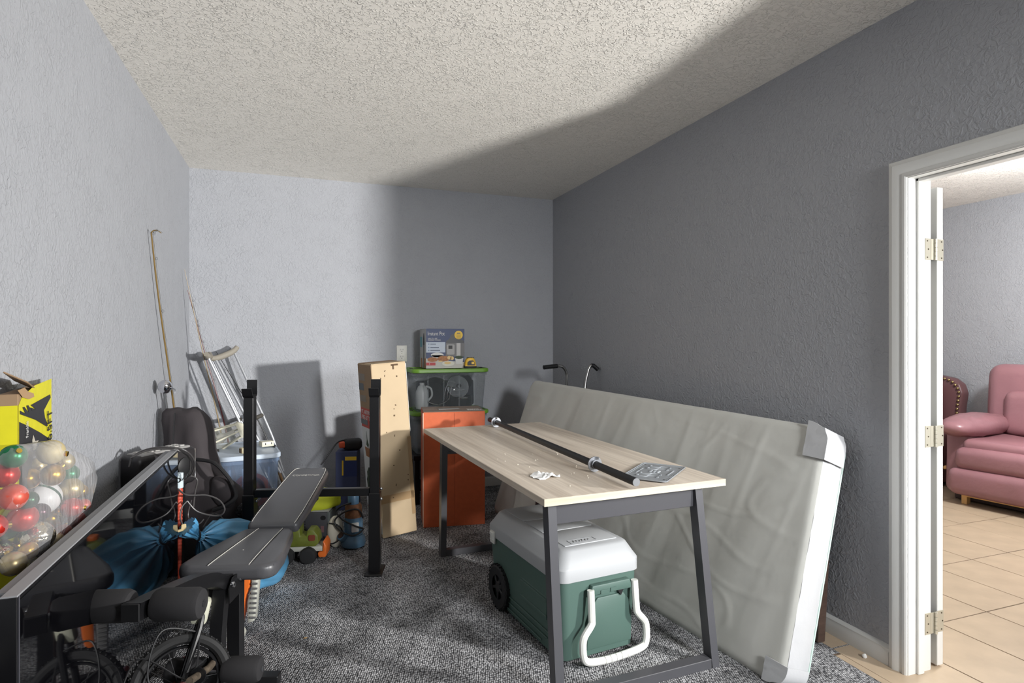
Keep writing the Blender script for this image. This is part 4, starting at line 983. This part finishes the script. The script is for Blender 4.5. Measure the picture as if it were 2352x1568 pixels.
# ------------------------------------------------------------------ black duffel bag
DB = thing('duffel_bag', 'tall slumped dark grey fabric bag standing in the left corner', 'bag', (-.52, 3.98, 0))
DUF = mat('dark_grey_fabric', (58, 53, 55), .85, bump=(120, .15, .002), var=(5, .1))
rx_ = V((math.cos(R(20)), -math.sin(R(20)), 0)); ry_ = V((math.sin(R(20)), math.cos(R(20)), 0))
rings = []
for z, cx_, cy_, hw, hd in ((0, -.50, 4.0, .27, .10), (.06, -.50, 4.0, .29, .13), (.22, -.505, 4.0, .29, .14), (.34, -.51, 4.0, .275, .135), (.44, -.535, 4.0, .235, .125), (.52, -.57, 4.01, .195, .115), (.60, -.60, 4.02, .165, .105), (.70, -.62, 4.04, .148, .10), (.80, -.635, 4.05, .136, .095), (.88, -.65, 4.06, .122, .085), (.925, -.66, 4.06, .105, .07), (.945, -.665, 4.06, .085, .05), (.95, -.665, 4.06, .03, .02)):
    ring = []
    for k in range(36):
        a = 2 * PI * k / 36; c_, s_ = math.cos(a), math.sin(a)
        e = .62
        q = rx_ * (hw * math.copysign(abs(c_) ** e, c_)) + ry_ * (hd * math.copysign(abs(s_) ** e, s_))
        x = max(-.80, cx_ + q.x); ring.append(V((x, min(4.17, cy_ + q.y), z)))
    rings.append(ring)
m_ = MB().loft(rings); m_.subdiv(2); m_.noise(.03, 6, 2, (1, 1, .6)); m_.noise(.012, 13, 5, (1.3, 1.3, .5))
m_.build('bag_body', DUF, DB, off=DB.location, smooth=80)
zp = [V((-.622 + .05, 3.925, .945)), V((-.60, 3.925, .85)), V((-.578, 3.908, .70)), V((-.56, 3.885, .58))]
MB().tube(bez([dp(402, 948, 3.46), dp(399, 990, 3.44), dp(397, 1030, 3.42), dp(394, 1080, 3.40)], 8), .004, 6).build('seam', PRINTBLACK, DB, off=DB.location)
MB().tube(bez([dp(452, 1055, 3.44), dp(490, 1062, 3.40), dp(518, 1088, 3.40), dp(534, 1112, 3.42), dp(542, 1140, 3.40), dp(520, 1160, 3.38), dp(490, 1172, 3.38)], 8), .011, 8).build('strap', mat('strap_black', (24, 23, 25), .7), DB, off=DB.location)
MB().ball(dp(514, 1128, 3.46), (.07, .035, .10), 20, 14, M=rotm(0, R(-20), R(-20))).noise(.012, 18, 6).build('side_pocket', DUF, DB, off=DB.location, smooth=80)
MB().ball(dp(565, 1172, 3.46), (.06, .03, .045), 20, 14).noise(.008, 60, 2).build('shiny_lining', mat('shiny_black', (40, 40, 42), .2, .3, bump=(90, 1.0, .02)), DB, off=DB.location, smooth=80)

# blue drawstring bag
BB = thing('drawstring_bag', 'blue drawstring sack with gathered neck lying under the weight bench', 'bag', (-.35, 3.42, 0))
BLUE = mat('blue_nylon', (84, 148, 188), .36, bump=(26, .3, .006))
ax = [V((-.515, 3.245, .455)), V((-.495, 3.26, .43)), V((-.475, 3.275, .405)), V((-.455, 3.29, .385)), V((-.41, 3.33, .35)), V((-.35, 3.38, .29)), V((-.28, 3.43, .22)), V((-.21, 3.485, .17)), V((-.15, 3.52, .13)), V((-.105, 3.55, .09)), V((-.09, 3.56, .08))]
rd = [.046, .038, .022, .026, .10, .155, .175, .17, .13, .08, .02]
rings = []
for i, (c_, r) in enumerate(zip(ax, rd)):
    d = (ax[min(i + 1, len(ax) - 1)] - ax[max(i - 1, 0)]).normalized(); a_ = d.cross(V((0, 0, 1))).normalized(); e_ = a_.cross(d)
    ring = []
    for k in range(48):
        a = 2 * PI * k / 48; pl_ = (.16 if i < 5 else .06 if i < 7 else .02) * math.sin(a * 12 + 1.3 * math.sin(a * 3))
        q = c_ + (a_ * math.cos(a) + e_ * math.sin(a)) * r * (1 + pl_)
        q.z = max(.004 + .004 * math.sin(a * 5), q.z); q.y = min(q.y, 3.62); ring.append(q)
    rings.append(ring)
m_ = MB().loft(rings); m_.subdiv(1); m_.noise(.012, 9, 7); 
for v in m_.bm.verts: v.co.z = max(.003, v.co.z)
m_.build('sack', BLUE, BB, off=BB.location, smooth=80)
MB().tube([c_ for c_ in [ax[2] + V((.032 * math.cos(a) * .7, .032 * math.cos(a) * -.7, .032 * math.sin(a))) for a in [k * PI / 10 for k in range(20)]]], .004, 6, closed=True).build('drawstring', PRINTBLACK, BB, off=BB.location)
MB().tube(bez([ax[2] + V((.03, .0, .03)), dp(490, 1180, 3.1), dp(515, 1195, 3.1), dp(525, 1225, 3.05)], 8), .0045, 6).build('cord', PRINTBLACK, BB, off=BB.location)

# ------------------------------------------------------------------ tote with pale blue lid, lantern, fittings
PTOTE = clear('blue_tote_plastic', (150, 172, 204), .30, .2)
tote('lidded_tote', 'large clear tote with a pale blue-white lid in the left back corner', (-.345, 4.575, .0), R(8), .40, .62, .60, mat('pale_blue_lid', (190, 202, 216), .4), PTOTE, 3)
o = MB().lathe([(0, 0), (.10, 0), (.125, .05), (.12, .1), (.09, .12), (.085, .10), (.11, .06), (.09, .012), (0, .012)], 32).build('red_bowl', mat('red_brown_bowl', (176, 92, 74), .35), None); o.location = (-.31, 4.50, .30); o.rotation_euler = (R(70), 0, R(5)); tag(o, 'red-brown bowl standing on edge inside the pale blue lidded tote', 'bowl')
o = MB().box((0, 0, .14), (.24, .36, .27), .06, 4).noise(.02, 8, 3).build('white_cloth', mat('white_cloth', (196, 198, 202), .9), None); o.location = (-.335, 4.56, .012); o.rotation_euler = (0, 0, R(8)); tag(o, 'white cloth bundle at the bottom of the pale blue lidded tote', 'cloth')
LT = thing('lantern', 'cream hexagonal outdoor lantern with clear panes lying on the tote lid', 'lantern', tuple(dp(520, 1000, 4.22)))
CRM = mat('cream_paint', (216, 212, 192), .45)
ax_ = V((.82, .12, .34)).normalized(); Ml = (ax_.to_track_quat('Z', 'Y').to_matrix().to_4x4())
def hexr(r, z, n=6, a0=0): return [V((r * math.cos(a0 + 2 * PI * k / n), r * math.sin(a0 + 2 * PI * k / n), z)) for k in range(n)]
A_, B_ = hexr(.092, -.10), hexr(.055, .09)
for k in range(6): MB().tube([Ml @ A_[k], Ml @ B_[k]], .006, 6).build('frame_bar', CRM, LT)
for k in range(6):
    q = [Ml @ A_[k], Ml @ A_[(k + 1) % 6], Ml @ B_[(k + 1) % 6], Ml @ B_[k]]
    b = bmesh.new(); b.faces.new([b.verts.new(p * .985) for p in q]); r_ = bmesh.ops.solidify(b, geom=b.faces[:], thickness=.002)
    m_ = MB(); m_._add(b); m_.build('pane', clear('lantern_glass', (190, 190, 180), .18, .06), LT, smooth=0)
MB().loft([[Ml @ p for p in r] for r in (hexr(.098, -.118), hexr(.098, -.100), hexr(.084, -.100), hexr(.084, -.118))] , caps=False).build('front_rim', CRM, LT, smooth=20)
MB().loft([[Ml @ p for p in r] for r in (hexr(.064, .082), hexr(.068, .10), hexr(.05, .12), hexr(.03, .135))]).build('cap_plate', CRM, LT, smooth=20)
MB().lathe([(0, .13), (.02, .13), (.024, .16), (.036, .165), (.036, .175), (0, .175)], 16, Ml).build('mount', CRM, LT)
MB().lathe([(0, .06), (.02, .06), (.02, .0), (.034, -.03), (.026, -.06), (0, -.065)], 16, Ml).build('bulb', mat('frosted_bulb', (206, 204, 196), .3), LT)
for k in range(4): MB().ball(Ml @ V((.034 * math.cos(k * PI / 2 + .5), .034 * math.sin(k * PI / 2 + .5), .128)), .005, 8, 6).build('rivet', mat('rivet', (150, 146, 132), .4), LT)
CH = thing('charger_box', 'cream rectangular charger box with slots on the right of the tote lid', 'charger', (-.215, 4.60, .603), R(20))
MB().box((0, 0, .018), (.085, .075, .036), .004, 2).build('case', CRM, CH)
for x, z in ((-.018, .02), (.024, .022)): MB().box((x, -.038, z), (.006, .002, .014)).build('slot', PRINTBLACK, CH)
AD = thing('cream_adapter', 'small cream plug adapter lying at the front of the tote lid', 'adapter', (-.335, 4.36, .603), R(35))
MB().box((0, 0, .02), (.07, .045, .04), .008, 2).build('case', mat('cream_old', (206, 194, 160), .5), AD)
MB().box((-.036, 0, .02), (.004, .03, .028), .002, 1).build('socket_face', mat('brown_face', (110, 92, 70), .5), AD)

# crutches
def crutch(label, top, foot, rzp, s=1):
    t = thing('crutch', label, 'crutch', tuple(foot), 0, 'aluminium crutches in the corner')
    top, foot = V(top), V(foot); ax = (top - foot); L = ax.length
    zc = ax.normalized(); xc = V(rzp); xc = (xc - zc * xc.dot(zc)).normalized(); yc = zc.cross(xc)
    M = M4((xc, yc, zc)).transposed().to_4x4()
    AL = mat('bright_aluminium', (178, 180, 184), .35, .5)
    for sx in (-1, 1):
        MB().tube(bez([(sx * .012, 0, .36), (sx * .03, 0, .50), (sx * .055, 0, .70), (sx * .075, 0, L - .02)], 5), .0105, 10, M=M).build('upright', AL, t)
    MB().tube([(0, 0, .03), (0, 0, .46)], .010, 10, M=M).build('lower_tube', AL, t)
    MB().tube(bez([(-.115, 0, L + .012), (-.07, 0, L - .006), (0, 0, L - .008), (.07, 0, L + .0), (.115, 0, L + .022)], 5), [.018 + .006 * math.sin(PI * k / 20) for k in range(21)], 12, M=M).build('armpit_pad', mat('grey_pad', (146, 140, 128), .7), t)
    MB().cyl(M @ V((-.062, 0, L * .60)), M @ V((.062, 0, L * .60)), .016, 14, bev=.004).build('hand_grip', mat('grip_dark', (70, 66, 60), .7), t)
    MB().cyl(M @ V((0, 0, 0)), M @ V((0, 0, .05)), .018, 14, r2=.014).build('rubber_tip', mat('tip_grey', (120, 116, 108), .8), t)
    for k in range(8): MB().cyl(M @ V((-.009, -.0, .10 + k * .03)), M @ V((-.0115, 0, .10 + k * .03)), .0035, 6).build('adjust_hole', PRINTBLACK, t)
crutch('aluminium crutch leaning in the corner, the one with its pad seen side-on', (-.545, 5.12, 1.255), (.03, 4.94, 0), (.80, .42, .42))
crutch('aluminium crutch beside the fishing rods, its pad seen end-on', (-.645, 5.04, 1.245), (-.10, 4.985, 0), (-.08, 1, .1))

# fishing rods
def rod(label, pts, col, r0, r1, guides, group='fishing rods against the left wall', grip=None):
    pts = bez(pts, 10); t = thing('fishing_rod', label, 'fishing rod', tuple(pts[0]), 0, group); n = len(pts)
    MB().tube(pts, [r0 + (r1 - r0) * k / (n - 1) for k in range(n)], 8).build('blank', mat('rod_%d' % col[0], col, .35), t, off=t.location)
    for g in guides:
        k = int(g * (n - 1)); p = pts[k]; d = (pts[min(k + 1, n - 1)] - pts[max(0, k - 1)]).normalized()
        c_ = p + V((.014, -.006, .0))
        MB().tube([c_ + V((.007 * math.cos(a), -.004 * math.cos(a), .007 * math.sin(a))) for a in [j * PI / 6 for j in range(12)]], .0012, 5, closed=True).build('line_guide', GREYMETAL, t, off=t.location)
    if grip: MB().tube([pts[0], pts[int(grip * n)]], r0 + .006, 10).build('grip', mat('cork', (150, 118, 84), .8), t, off=t.location)
    MB().tube([p + V((.010, -.006, 0)) for p in pts[int(.25 * n)::4]], .0008, 4).build('line', mat('fishing_line', (90, 88, 80), .4), t, off=t.location)
    return t
rod('tall yellow-brown fishing rod with a curled tip against the left wall', [(-.745, 4.74, 0), (-.755, 4.55, .5), (-.767, 4.40, .911), (-.786, 4.05, 1.60), (-.79, 3.89, 1.94), (-.785, 3.86, 1.985), (-.76, 3.85, 1.995), (-.735, 3.85, 1.98)], (128, 104, 58), .0072, .002, (.42, .52, .62, .72, .80), grip=.16)
rod('pale fishing rod with a straight dark tip in the back left corner', [(-.50, 5.17, 0), (-.575, 5.13, .66), (-.70, 5.03, 1.35), (-.79, 4.92, 1.89)], (140, 120, 84), .007, .0016, (.5, .62, .75, .86), grip=.2)
rod('dark red fishing rod standing close to the pale one', [(-.44, 5.15, 0), (-.535, 5.12, .66), (-.68, 5.05, 1.30), (-.775, 4.95, 1.74)], (92, 28, 30), .0075, .0018, (.55, .7, .82), grip=.2)
rod('thin black fishing rod leaning beyond the crutches', [(-.05, 5.10, .0), (-.26, 5.17, .62), (-.52, 5.22, 1.10), (-.62, 5.235, 1.28)], (28, 28, 30), .006, .0015, (.5, .7), grip=.2)
fr = rod('short grey fishing rod with a round silver reel behind the dark grey bag', [(-.72, 4.26, 0), (-.74, 4.22, .5), (-.755, 4.12, .9), (-.76, 4.04, 1.06)], (96, 98, 100), .008, .006, (.6,))
rl_ = MB().lathe([(0, -.035), (.018, -.034), (.036, -.02), (.040, 0), (.036, .02), (.026, .034), (.012, .045), (0, .046)], 20, M4.Translation((-.745, 4.0, 1.09)) @ rotm(R(60), R(20), 0)).build('reel', CHROME, fr, off=fr.location)
MB().tube([(-.72, 3.99, 1.09), (-.69, 3.98, 1.075), (-.69, 3.98, 1.05)], .004, 6).build('reel_handle', GREYMETAL, fr, off=fr.location)

# ------------------------------------------------------------------ toys and tools on the carpet around the bench
OR = mat('bright_orange_plastic', (226, 112, 44), .4); GR = mat('mid_grey_plastic', (110, 110, 110), .5); LG = mat('pale_grey_plastic', (186, 186, 176), .45)
BLS = thing('toy_blaster', 'orange and grey toy blaster standing on end by the front leg of the bench', 'toy', (-.238, 2.95, 0), R(-20))
Mz = rotm(PI / 2) 
MB().prism([(-.03, .07), (-.005, .05), (.012, .12), (.02, .20), (.04, .25), (.045, .30), (.03, .345), (-.01, .35), (-.045, .33), (-.05, .27), (-.035, .255), (-.022, .22), (-.028, .14)], .045, M4.Translation((0, .02, 0)) @ Mz, .006, 2).build('orange_shell', OR, BLS)
MB().prism(rrect(.03, .045, .012), .004, M4.Translation((-.012, -.027, .29)) @ Mz).build('trigger_hole', PRINTBLACK, BLS, smooth=0)
MB().prism([(-.075, .02), (-.04, .01), (-.032, .20), (-.045, .25), (-.085, .24)], .05, M4.Translation((0, .025, 0)) @ Mz, .008, 2).build('grey_grip', GR, BLS)
for k in range(8): MB().box((-.056, -.027, .04 + k * .018), (.036, .006, .008), .002, 1).build('grip_rib', GR, BLS)
MB().prism([(.03, .08), (.058, .09), (.078, .33), (.045, .345), (.048, .25), (.028, .18)], .05, M4.Translation((0, .028, 0)) @ Mz, .006, 2).build('pale_shell', LG, BLS)
for k in range(9): MB().box((.056 + k * .0012, -.024, .11 + k * .022), (.030, .006, .009), .002, 1).build('shell_rib', GR, BLS)
MB().prism([(-.07, 0), (.0, 0), (.01, .03), (-.01, .06), (-.06, .05)], .05, M4.Translation((0, .025, 0)) @ Mz, .006, 2).build('foot_block', LG, BLS)

CBk = thing('child_bicycle', 'small child bicycle lying beneath the front of the bench with a black tyre', 'bicycle', (-.40, 2.42, 0))
Mw = M4.Translation((-.385, 2.33, .165)) @ rotm(R(72), 0, R(14))
tyr = MB().tube([Mw @ V((.145 * math.cos(a), .145 * math.sin(a), 0)) for a in [k * PI / 24 for k in range(48)]], .020, 10, closed=True)
ty = tyr.build('tyre', mat('tyre_black', (24, 24, 25), .7), CBk, off=CBk.location)
b = MB()
for k in range(48):
    a = k * PI / 24
    for z in (-.01, .01): b.ball(Mw @ V((.145 * math.cos(a) + .017 * math.cos(a), .145 * math.sin(a) + .017 * math.sin(a), z)), .0045, 6, 4)
o = b.build('tread_knob', mat('tyre_black', (24, 24, 25), .7), ty, off=CBk.location); o['kind'] = 'stuff'
MB().tube([Mw @ V((.118 * math.cos(a), .118 * math.sin(a), 0)) for a in [k * PI / 24 for k in range(48)]], .006, 6, closed=True).build('rim', BLACKMETAL, CBk, off=CBk.location)
for k in range(10):
    a = k * PI / 5; MB().tube([Mw @ V((.018 * math.cos(a + .4), .018 * math.sin(a + .4), 0)), Mw @ V((.116 * math.cos(a), .116 * math.sin(a), 0))], .0014, 5).build('spoke', PRINTBLACK, CBk, off=CBk.location)
MB().cyl(Mw @ V((0, 0, -.035)), Mw @ V((0, 0, .035)), .018, 12).build('hub', BLACKMETAL, CBk, off=CBk.location)
for z in (-.03, .03): MB().tube([Mw @ V((0, 0, z)), Mw @ V((.06, .17, z)), Mw @ V((.075, .22, z * .4))], .011, 8).build('fork', BLACKMETAL, CBk, off=CBk.location)
MB().box(Mw @ V((.07, .225, 0)), (.055, .05, .09), .012, 2, rot=(0, R(12), 0)).build('cream_bracket', mat('cream_plastic', (206, 206, 186), .45), CBk, off=CBk.location)
MB().tube(bez([Mw @ V((.05, .16, .03)), Mw @ V((-.06, .19, .07)), Mw @ V((-.10, .05, .07)), Mw @ V((-.02, -.06, .08)), Mw @ V((-.16, -.10, .05))], 8), .0032, 6).build('brake_cable', PRINTBLACK, CBk, off=CBk.location)
MB().tube(bez([Mw @ V((.06, .15, .03)), Mw @ V((.02, .02, .08)), Mw @ V((-.13, .12, .06)), Mw @ V((-.20, -.06, .04))], 8), .003, 6).build('brake_cable', PRINTBLACK, CBk, off=CBk.location)
fm = bez([Mw @ V((.0, .0, .05)), (-.44, 2.50, .10), (-.44, 2.72, .06)], 6)
MB().tube(fm, .014, 8).build('frame_tube', mat('dull_red_paint', (140, 44, 36), .4), CBk, off=CBk.location)

TR = thing('toy_truck', 'olive green toy truck with orange bumper and black wheels behind the bench seat', 'toy', (.03, 3.88, 0), R(-14))
OLIVE = mat('olive_plastic', (104, 112, 40), .5, var=(30, .15))
MB().box((.0, 0, .085), (.26, .11, .03), .006, 2).build('chassis', LG, TR)
MB().prism([(-.10, .10), (.085, .10), (.105, .12), (.10, .165), (.075, .20), (.035, .20), (.03, .165), (-.005, .165), (-.01, .245), (-.055, .255), (-.085, .24), (-.10, .22)], .11, M4.Translation((0, .055, 0)) @ Mz, .008, 2).build('cab_body', OLIVE, TR)
MB().cyl((-.035, 0, .25), (-.035, 0, .28), .028, 18, bev=.008).build('orange_dome', OR, TR)
MB().prism([(.105, .035), (.15, .035), (.155, .10), (.14, .13), (.13, .13), (.13, .07), (.10, .065)], .13, M4.Translation((0, .065, 0)) @ Mz, .008, 2).build('bumper', OR, TR)
MB().prism(rrect(.04, .036, .01), .003, M4.Translation((.065, -.057, .155)) @ Mz).build('red_badge', mat('dull_red', (120, 58, 40), .5), TR, smooth=0)
for k in range(4): MB().box((-.105, -.057, .13 + k * .026), (.03, .004, .012), .001, 1).build('vent_slot', PRINTBLACK, TR)
for x in (-.085, .045):
    for sy in (-1, 1):
        MB().lathe([(0, -.022), (.022, -.022), (.03, -.027), (.046, -.024), (.050, -.012), (.050, .012), (.046, .024), (.03, .027), (0, .022)], 24, M4.Translation((x, sy * .06, .05)) @ rotm(PI / 2)).build('wheel', mat('toy_tyre', (34, 34, 35), .7), TR)

HE = thing('vented_heater', 'dark grey vented utility heater standing behind the toy truck', 'heater', (.095, 4.17, 0), R(-18))
HE.scale = (1, 1, .82)
MB().box((0, 0, .15), (.26, .16, .27), .012, 2).build('casing', mat('heater_grey', (58, 58, 62), .5), HE)
for k in range(9): MB().box((-.07, -.081, .07 + k * .02), (.09, .004, .008), .001, 1).build('vent_slot', PRINTBLACK, HE)
for z in (.06, .24): MB().cyl((.09, -.079, z), (.09, -.083, z), .018, 14).build('round_foot', PRINTBLACK, HE)
MB().box((.124, 0, .15), (.02, .165, .27), .004, 1).build('end_frame', mat('heater_edge', (92, 98, 98), .45), HE)
MB().box((.085, -.082, .15), (.02, .003, .05)).build('small_badge', mat('badge_dull', (112, 82, 84), .5), HE)
MB().box((0, 0, .29), (.25, .15, .012), .003, 1).build('top_plate', mat('heater_top', (150, 150, 148), .5), HE)
for x in (-.10, .10): MB().box((x, 0, .008), (.03, .15, .016), .003, 1).build('foot', BLACKPLASTIC, HE)
WO = thing('white_oval_shell', 'white oval plastic shell standing between the heater and the blue pump', 'shell', (.232, 4.045, .0), R(-20))
MB().ball((0, 0, .105), (.055, .035, .105), 20, 14).build('shell_body', mat('aged_white_plastic', (212, 206, 190), .45), WO)
MB().tube(bez([(-.03, -.036, .17), (.03, -.045, .16), (.055, -.03, .11), (.03, -.045, .06), (-.02, -.045, .04), (-.05, -.04, .09)], 8), .0045, 6).build('cord', PRINTBLACK, WO)
GL = MB().box((0, 0, .055), (.23, .15, .11), .04, 4).subdiv(1).noise(.035, 11, 4).build('yellow_gloves', mat('hi_vis_yellow', (206, 214, 52), .7, bump=(40, .3, .005)), None)
GL.location = (.15, 4.17, .243); GL.rotation_euler = (.1, 0, .3); tag(GL, 'crumpled hi-vis yellow work gloves lying on the vented heater', 'gloves')
PU = thing('water_pump', 'blue water pump with rusty motor and black cord by the cardboard box', 'pump', (.345, 4.02, 0), R(-25))
PB = mat('pump_blue', (84, 118, 146), .4, var=(25, .15)); RUST = mat('rusty_steel', (124, 84, 58), .7, .3, var=(30, .4))
MB().lathe([(0, .0), (.075, .0), (.08, .02), (.075, .05), (.06, .07), (0, .075)], 24, M4.Translation((0, 0, .012))).build('volute', PB, PU)
MB().cyl((-.035, -.02, .05), (-.06, -.065, .095), .032, 18, bev=.004).build('outlet_port', PB, PU)
MB().cyl((-.0605, -.066, .0958), (-.0615, -.0675, .0973), .022, 16).build('port_hole', mat('rust_dark', (70, 46, 36), .8), PU)
MB().lathe([(0, .085), (.058, .085), (.06, .10), (.06, .18), (.055, .20), (0, .205)], 24).build('motor_blue', PB, PU)
MB().lathe([(0, .20), (.056, .20), (.054, .27), (.045, .285), (0, .29)], 24).build('motor_rust', RUST, PU)
MB().lathe([(0, .285), (.036, .285), (.036, .335), (.028, .35), (0, .352)], 18).build('cap', PB, PU)
MB().box((.03, -.052, .145), (.045, .02, .06), .002, 1, rot=(0, 0, .5)).build('rating_plate', PRINTWHITE, PU)
MB().tube(bez([(0, -.04, .30), (-.06, -.05, .28), (-.10, -.04, .24), (-.05, -.07, .20), (.04, -.075, .16), (.08, -.04, .13), (.03, -.08, .10), (-.06, -.08, .13), (-.10, -.07, .19), (-.03, -.065, .25), (.05, -.05, .26), (.075, -.03, .20)], 8), .0055, 8).build('cord', PRINTBLACK, PU)
for k in range(3):
    a = k * 2 * PI / 3; MB().cyl((.06 * math.cos(a), .06 * math.sin(a), 0), (.06 * math.cos(a), .06 * math.sin(a), .02), .012, 10).build('foot', PRINTBLACK, PU)
TB = thing('blue_tool_box', 'tall dark blue carton with a yellow label between the wall and the cardboard box', 'box', (.385, 4.98, 0), R(-14))
MB().box((.0, .0, .235), (.17, .17, .47), .003, 1).build('carton', mat('dusty_blue_card', (66, 74, 108), .7), TB, smooth=0)
MB().box((.03, -.0858, .35), (.105, .0016, .16)).build('printed_face', mat('navy_label', (44, 56, 104), .5), TB, smooth=0)
MB().box((.035, -.087, .415), (.09, .0016, .03)).build('yellow_label', PRINTYELLOW, TB, smooth=0)
MB().box((-.028, -.087, .34), (.012, .0016, .12)).build('yellow_stripe', PRINTYELLOW, TB, smooth=0)
TBG = thing('tool_pouch', 'black tool pouch with an orange end lying on the dark blue carton', 'pouch', (.39, 4.97, .472))
MB().box((.03, 0, .045), (.15, .13, .085), .03, 4).noise(.012, 14, 6).build('pouch_body', mat('pouch_black', (28, 28, 30), .8), TBG)
MB().box((-.055, -.02, .05), (.05, .08, .05), .012, 3).build('orange_end', mat('pouch_orange', (206, 84, 48), .5), TBG)
MB().tube(bez([(-.02, -.02, .085), (-.09, -.03, .07), (-.15, -.06, .0), (-.22, -.09, -.09)], 8), .006, 8).build('strap', PRINTBLACK, TBG)
o = MB().prism([(-.007, 0), (.0, .004), (.009, .0), (.0, -.003)], .002, M4.Translation((0, 0, .001))).build('dry_leaf', mat('dry_leaf', (186, 150, 96), .8), None, smooth=0)
o.location = (.03, 2.86, 0); tag(o, 'tiny dry leaf scrap on the carpet beside the bench', 'leaf')
o = MB().ball((0, 0, .008), (.010, .009, .008), 8, 6).noise(.004, 90, 2).build('plaster_crumb', PRINTWHITE, None); o.location = (2.295, 1.86, 0); tag(o, 'small white plaster crumb on the tile by the door casing', 'crumb')

# ------------------------------------------------------------------ living room seating
LEA = mat('mauve_leather', (146, 104, 110), .33, 0, .5, bump=(14, .35, .012), var=(3, .1)); LEAD = mat('dark_mauve_leather', (104, 72, 74), .35, bump=(14, .3, .01))
PINE = mat('pine_wood', (214, 170, 108), .5, var=(12, .1))
RC = thing('recliner', 'mauve leather recliner with padded arm and wooden lever in the next room', 'recliner', (5.22, 3.54, 0), R(8))
# local: front faces -X, width runs along -Y
def cush(c, s, bev, name, m=LEA, rot=None, n=.012, f=5, par=None, seed=1):
    return MB().box(c, s, bev, 5, rot).subdiv(1).noise(n, f, seed).build(name, m, par if par is not None else RC, smooth=80)
cush((.42, -.13, .34), (.74, .20, .56), .06, 'arm_panel', n=.008)
cush((.42, -1.02, .34), (.74, .20, .56), .06, 'arm_panel', n=.008, seed=4)
for y, sd in ((-.14, 2), (-1.02, 5)):
    m_ = MB().ball((.36, y, .625), (.46, .165, .10), 32, 18, fn=lambda v: V((math.copysign(abs(v.x) ** .75, v.x), math.copysign(abs(v.y) ** .8, v.y), v.z)))
    m_.noise(.016, 9, sd, (2.2, .7, .7)).build('arm_pad', LEA, RC, smooth=80)
cush((.26, -.58, .485), (.62, .76, .12), .05, 'seat_cushion', n=.018, f=7)
cush((-.02, -.58, .385), (.17, .84, .19), .07, 'front_roll', n=.010)
cush((-.05, -.58, .195), (.15, .92, .23), .07, 'footrest', n=.010, seed=6)
cush((.78, -.58, .82), (.27, 1.04, .66), .12, 'backrest', rot=(0, R(9), 0), n=.022, f=4)
cush((.66, -.58, .72), (.2, .72, .42), .09, 'back_cushion', rot=(0, R(9), 0), n=.02, f=5, seed=9)
for y, wd_ in ((-.22, .04), (-.94, .04)): MB().box((.0, y, .055), (.06, wd_, .11), .003, 1).build('wood_foot', PINE, RC, smooth=0)
MB().box((-.02, -.58, .085), (.03, .72, .04), .003, 1).build('wood_rail', PINE, RC, smooth=0)
MB().box((.42, -.58, .06), (.70, .96, .10), .01, 1).build('base_box', mat('recliner_base', (60, 44, 42), .7), RC, smooth=0)
MB().box((.20, .03, .235), (.12, .022, .03), .008, 2, rot=(0, R(12), R(30))).build('wood_lever', PINE, RC)
SF = thing('studded_sofa', 'dark mauve leather sofa with brass nailhead trim behind the recliner', 'sofa', (6.0, 4.62, 0))
cush((-.10, -.10, .24), (.70, 1.5, .42), .05, 'sofa_base', LEAD, par=SF, n=.006)
cush((-.15, -.05, .50), (.60, 1.25, .14), .055, 'seat_cushion', LEA, par=SF, n=.014)
bk = MB().prism([(-.70, .30), (.75, .30), (.75, 1.0), (.4, 1.05), (-.35, 1.02), (-.58, .985), (-.66, .93), (-.69, .84), (-.67, .70), (-.66, .5)], .11, M4.Translation((.16, 0, 0)) @ rotm(PI / 2, 0, PI / 2), .02, 3).build('backrest', LEAD, SF, smooth=50)
nh = [V((.135, y, z)) for y, z in ((.70, .99), (.4, 1.03), (0, 1.02), (-.35, 1.0), (-.56, .968), (-.635, .915), (-.665, .84), (-.65, .70), (-.638, .52))]
pts = bez(nh, 30); acc = 0; last = pts[0]; nm = None
for p in pts:
    acc += (p - last).length; last = p
    if acc > .038:
        acc = 0
        if nm is None:
            o = MB().ball((0, 0, 0), (.010, .013, .013), 10, 6).build('nailhead', mat('brass_nail', (196, 178, 128), .3, 1.0), bk); nm = o.data
        else:
            o = bpy.data.objects.new('nailhead', nm); C.objects.link(o); o.parent = bk
        o.location = p + V((.012, 0, 0))
cush((-.36, -.78, .34), (.40, .14, .50), .06, 'arm_panel', LEAD, par=SF, n=.008)
PW = MB().box((0, 0, 0), (.18, .46, .40), .085, 5, rot=(0, R(-18), 0)).subdiv(1).noise(.02, 7, 3).build('throw_pillow', LEA, None, smooth=80)
PW.location = (5.98, 4.30, .755); tag(PW, 'mauve leather throw pillow propped on the studded sofa', 'pillow')
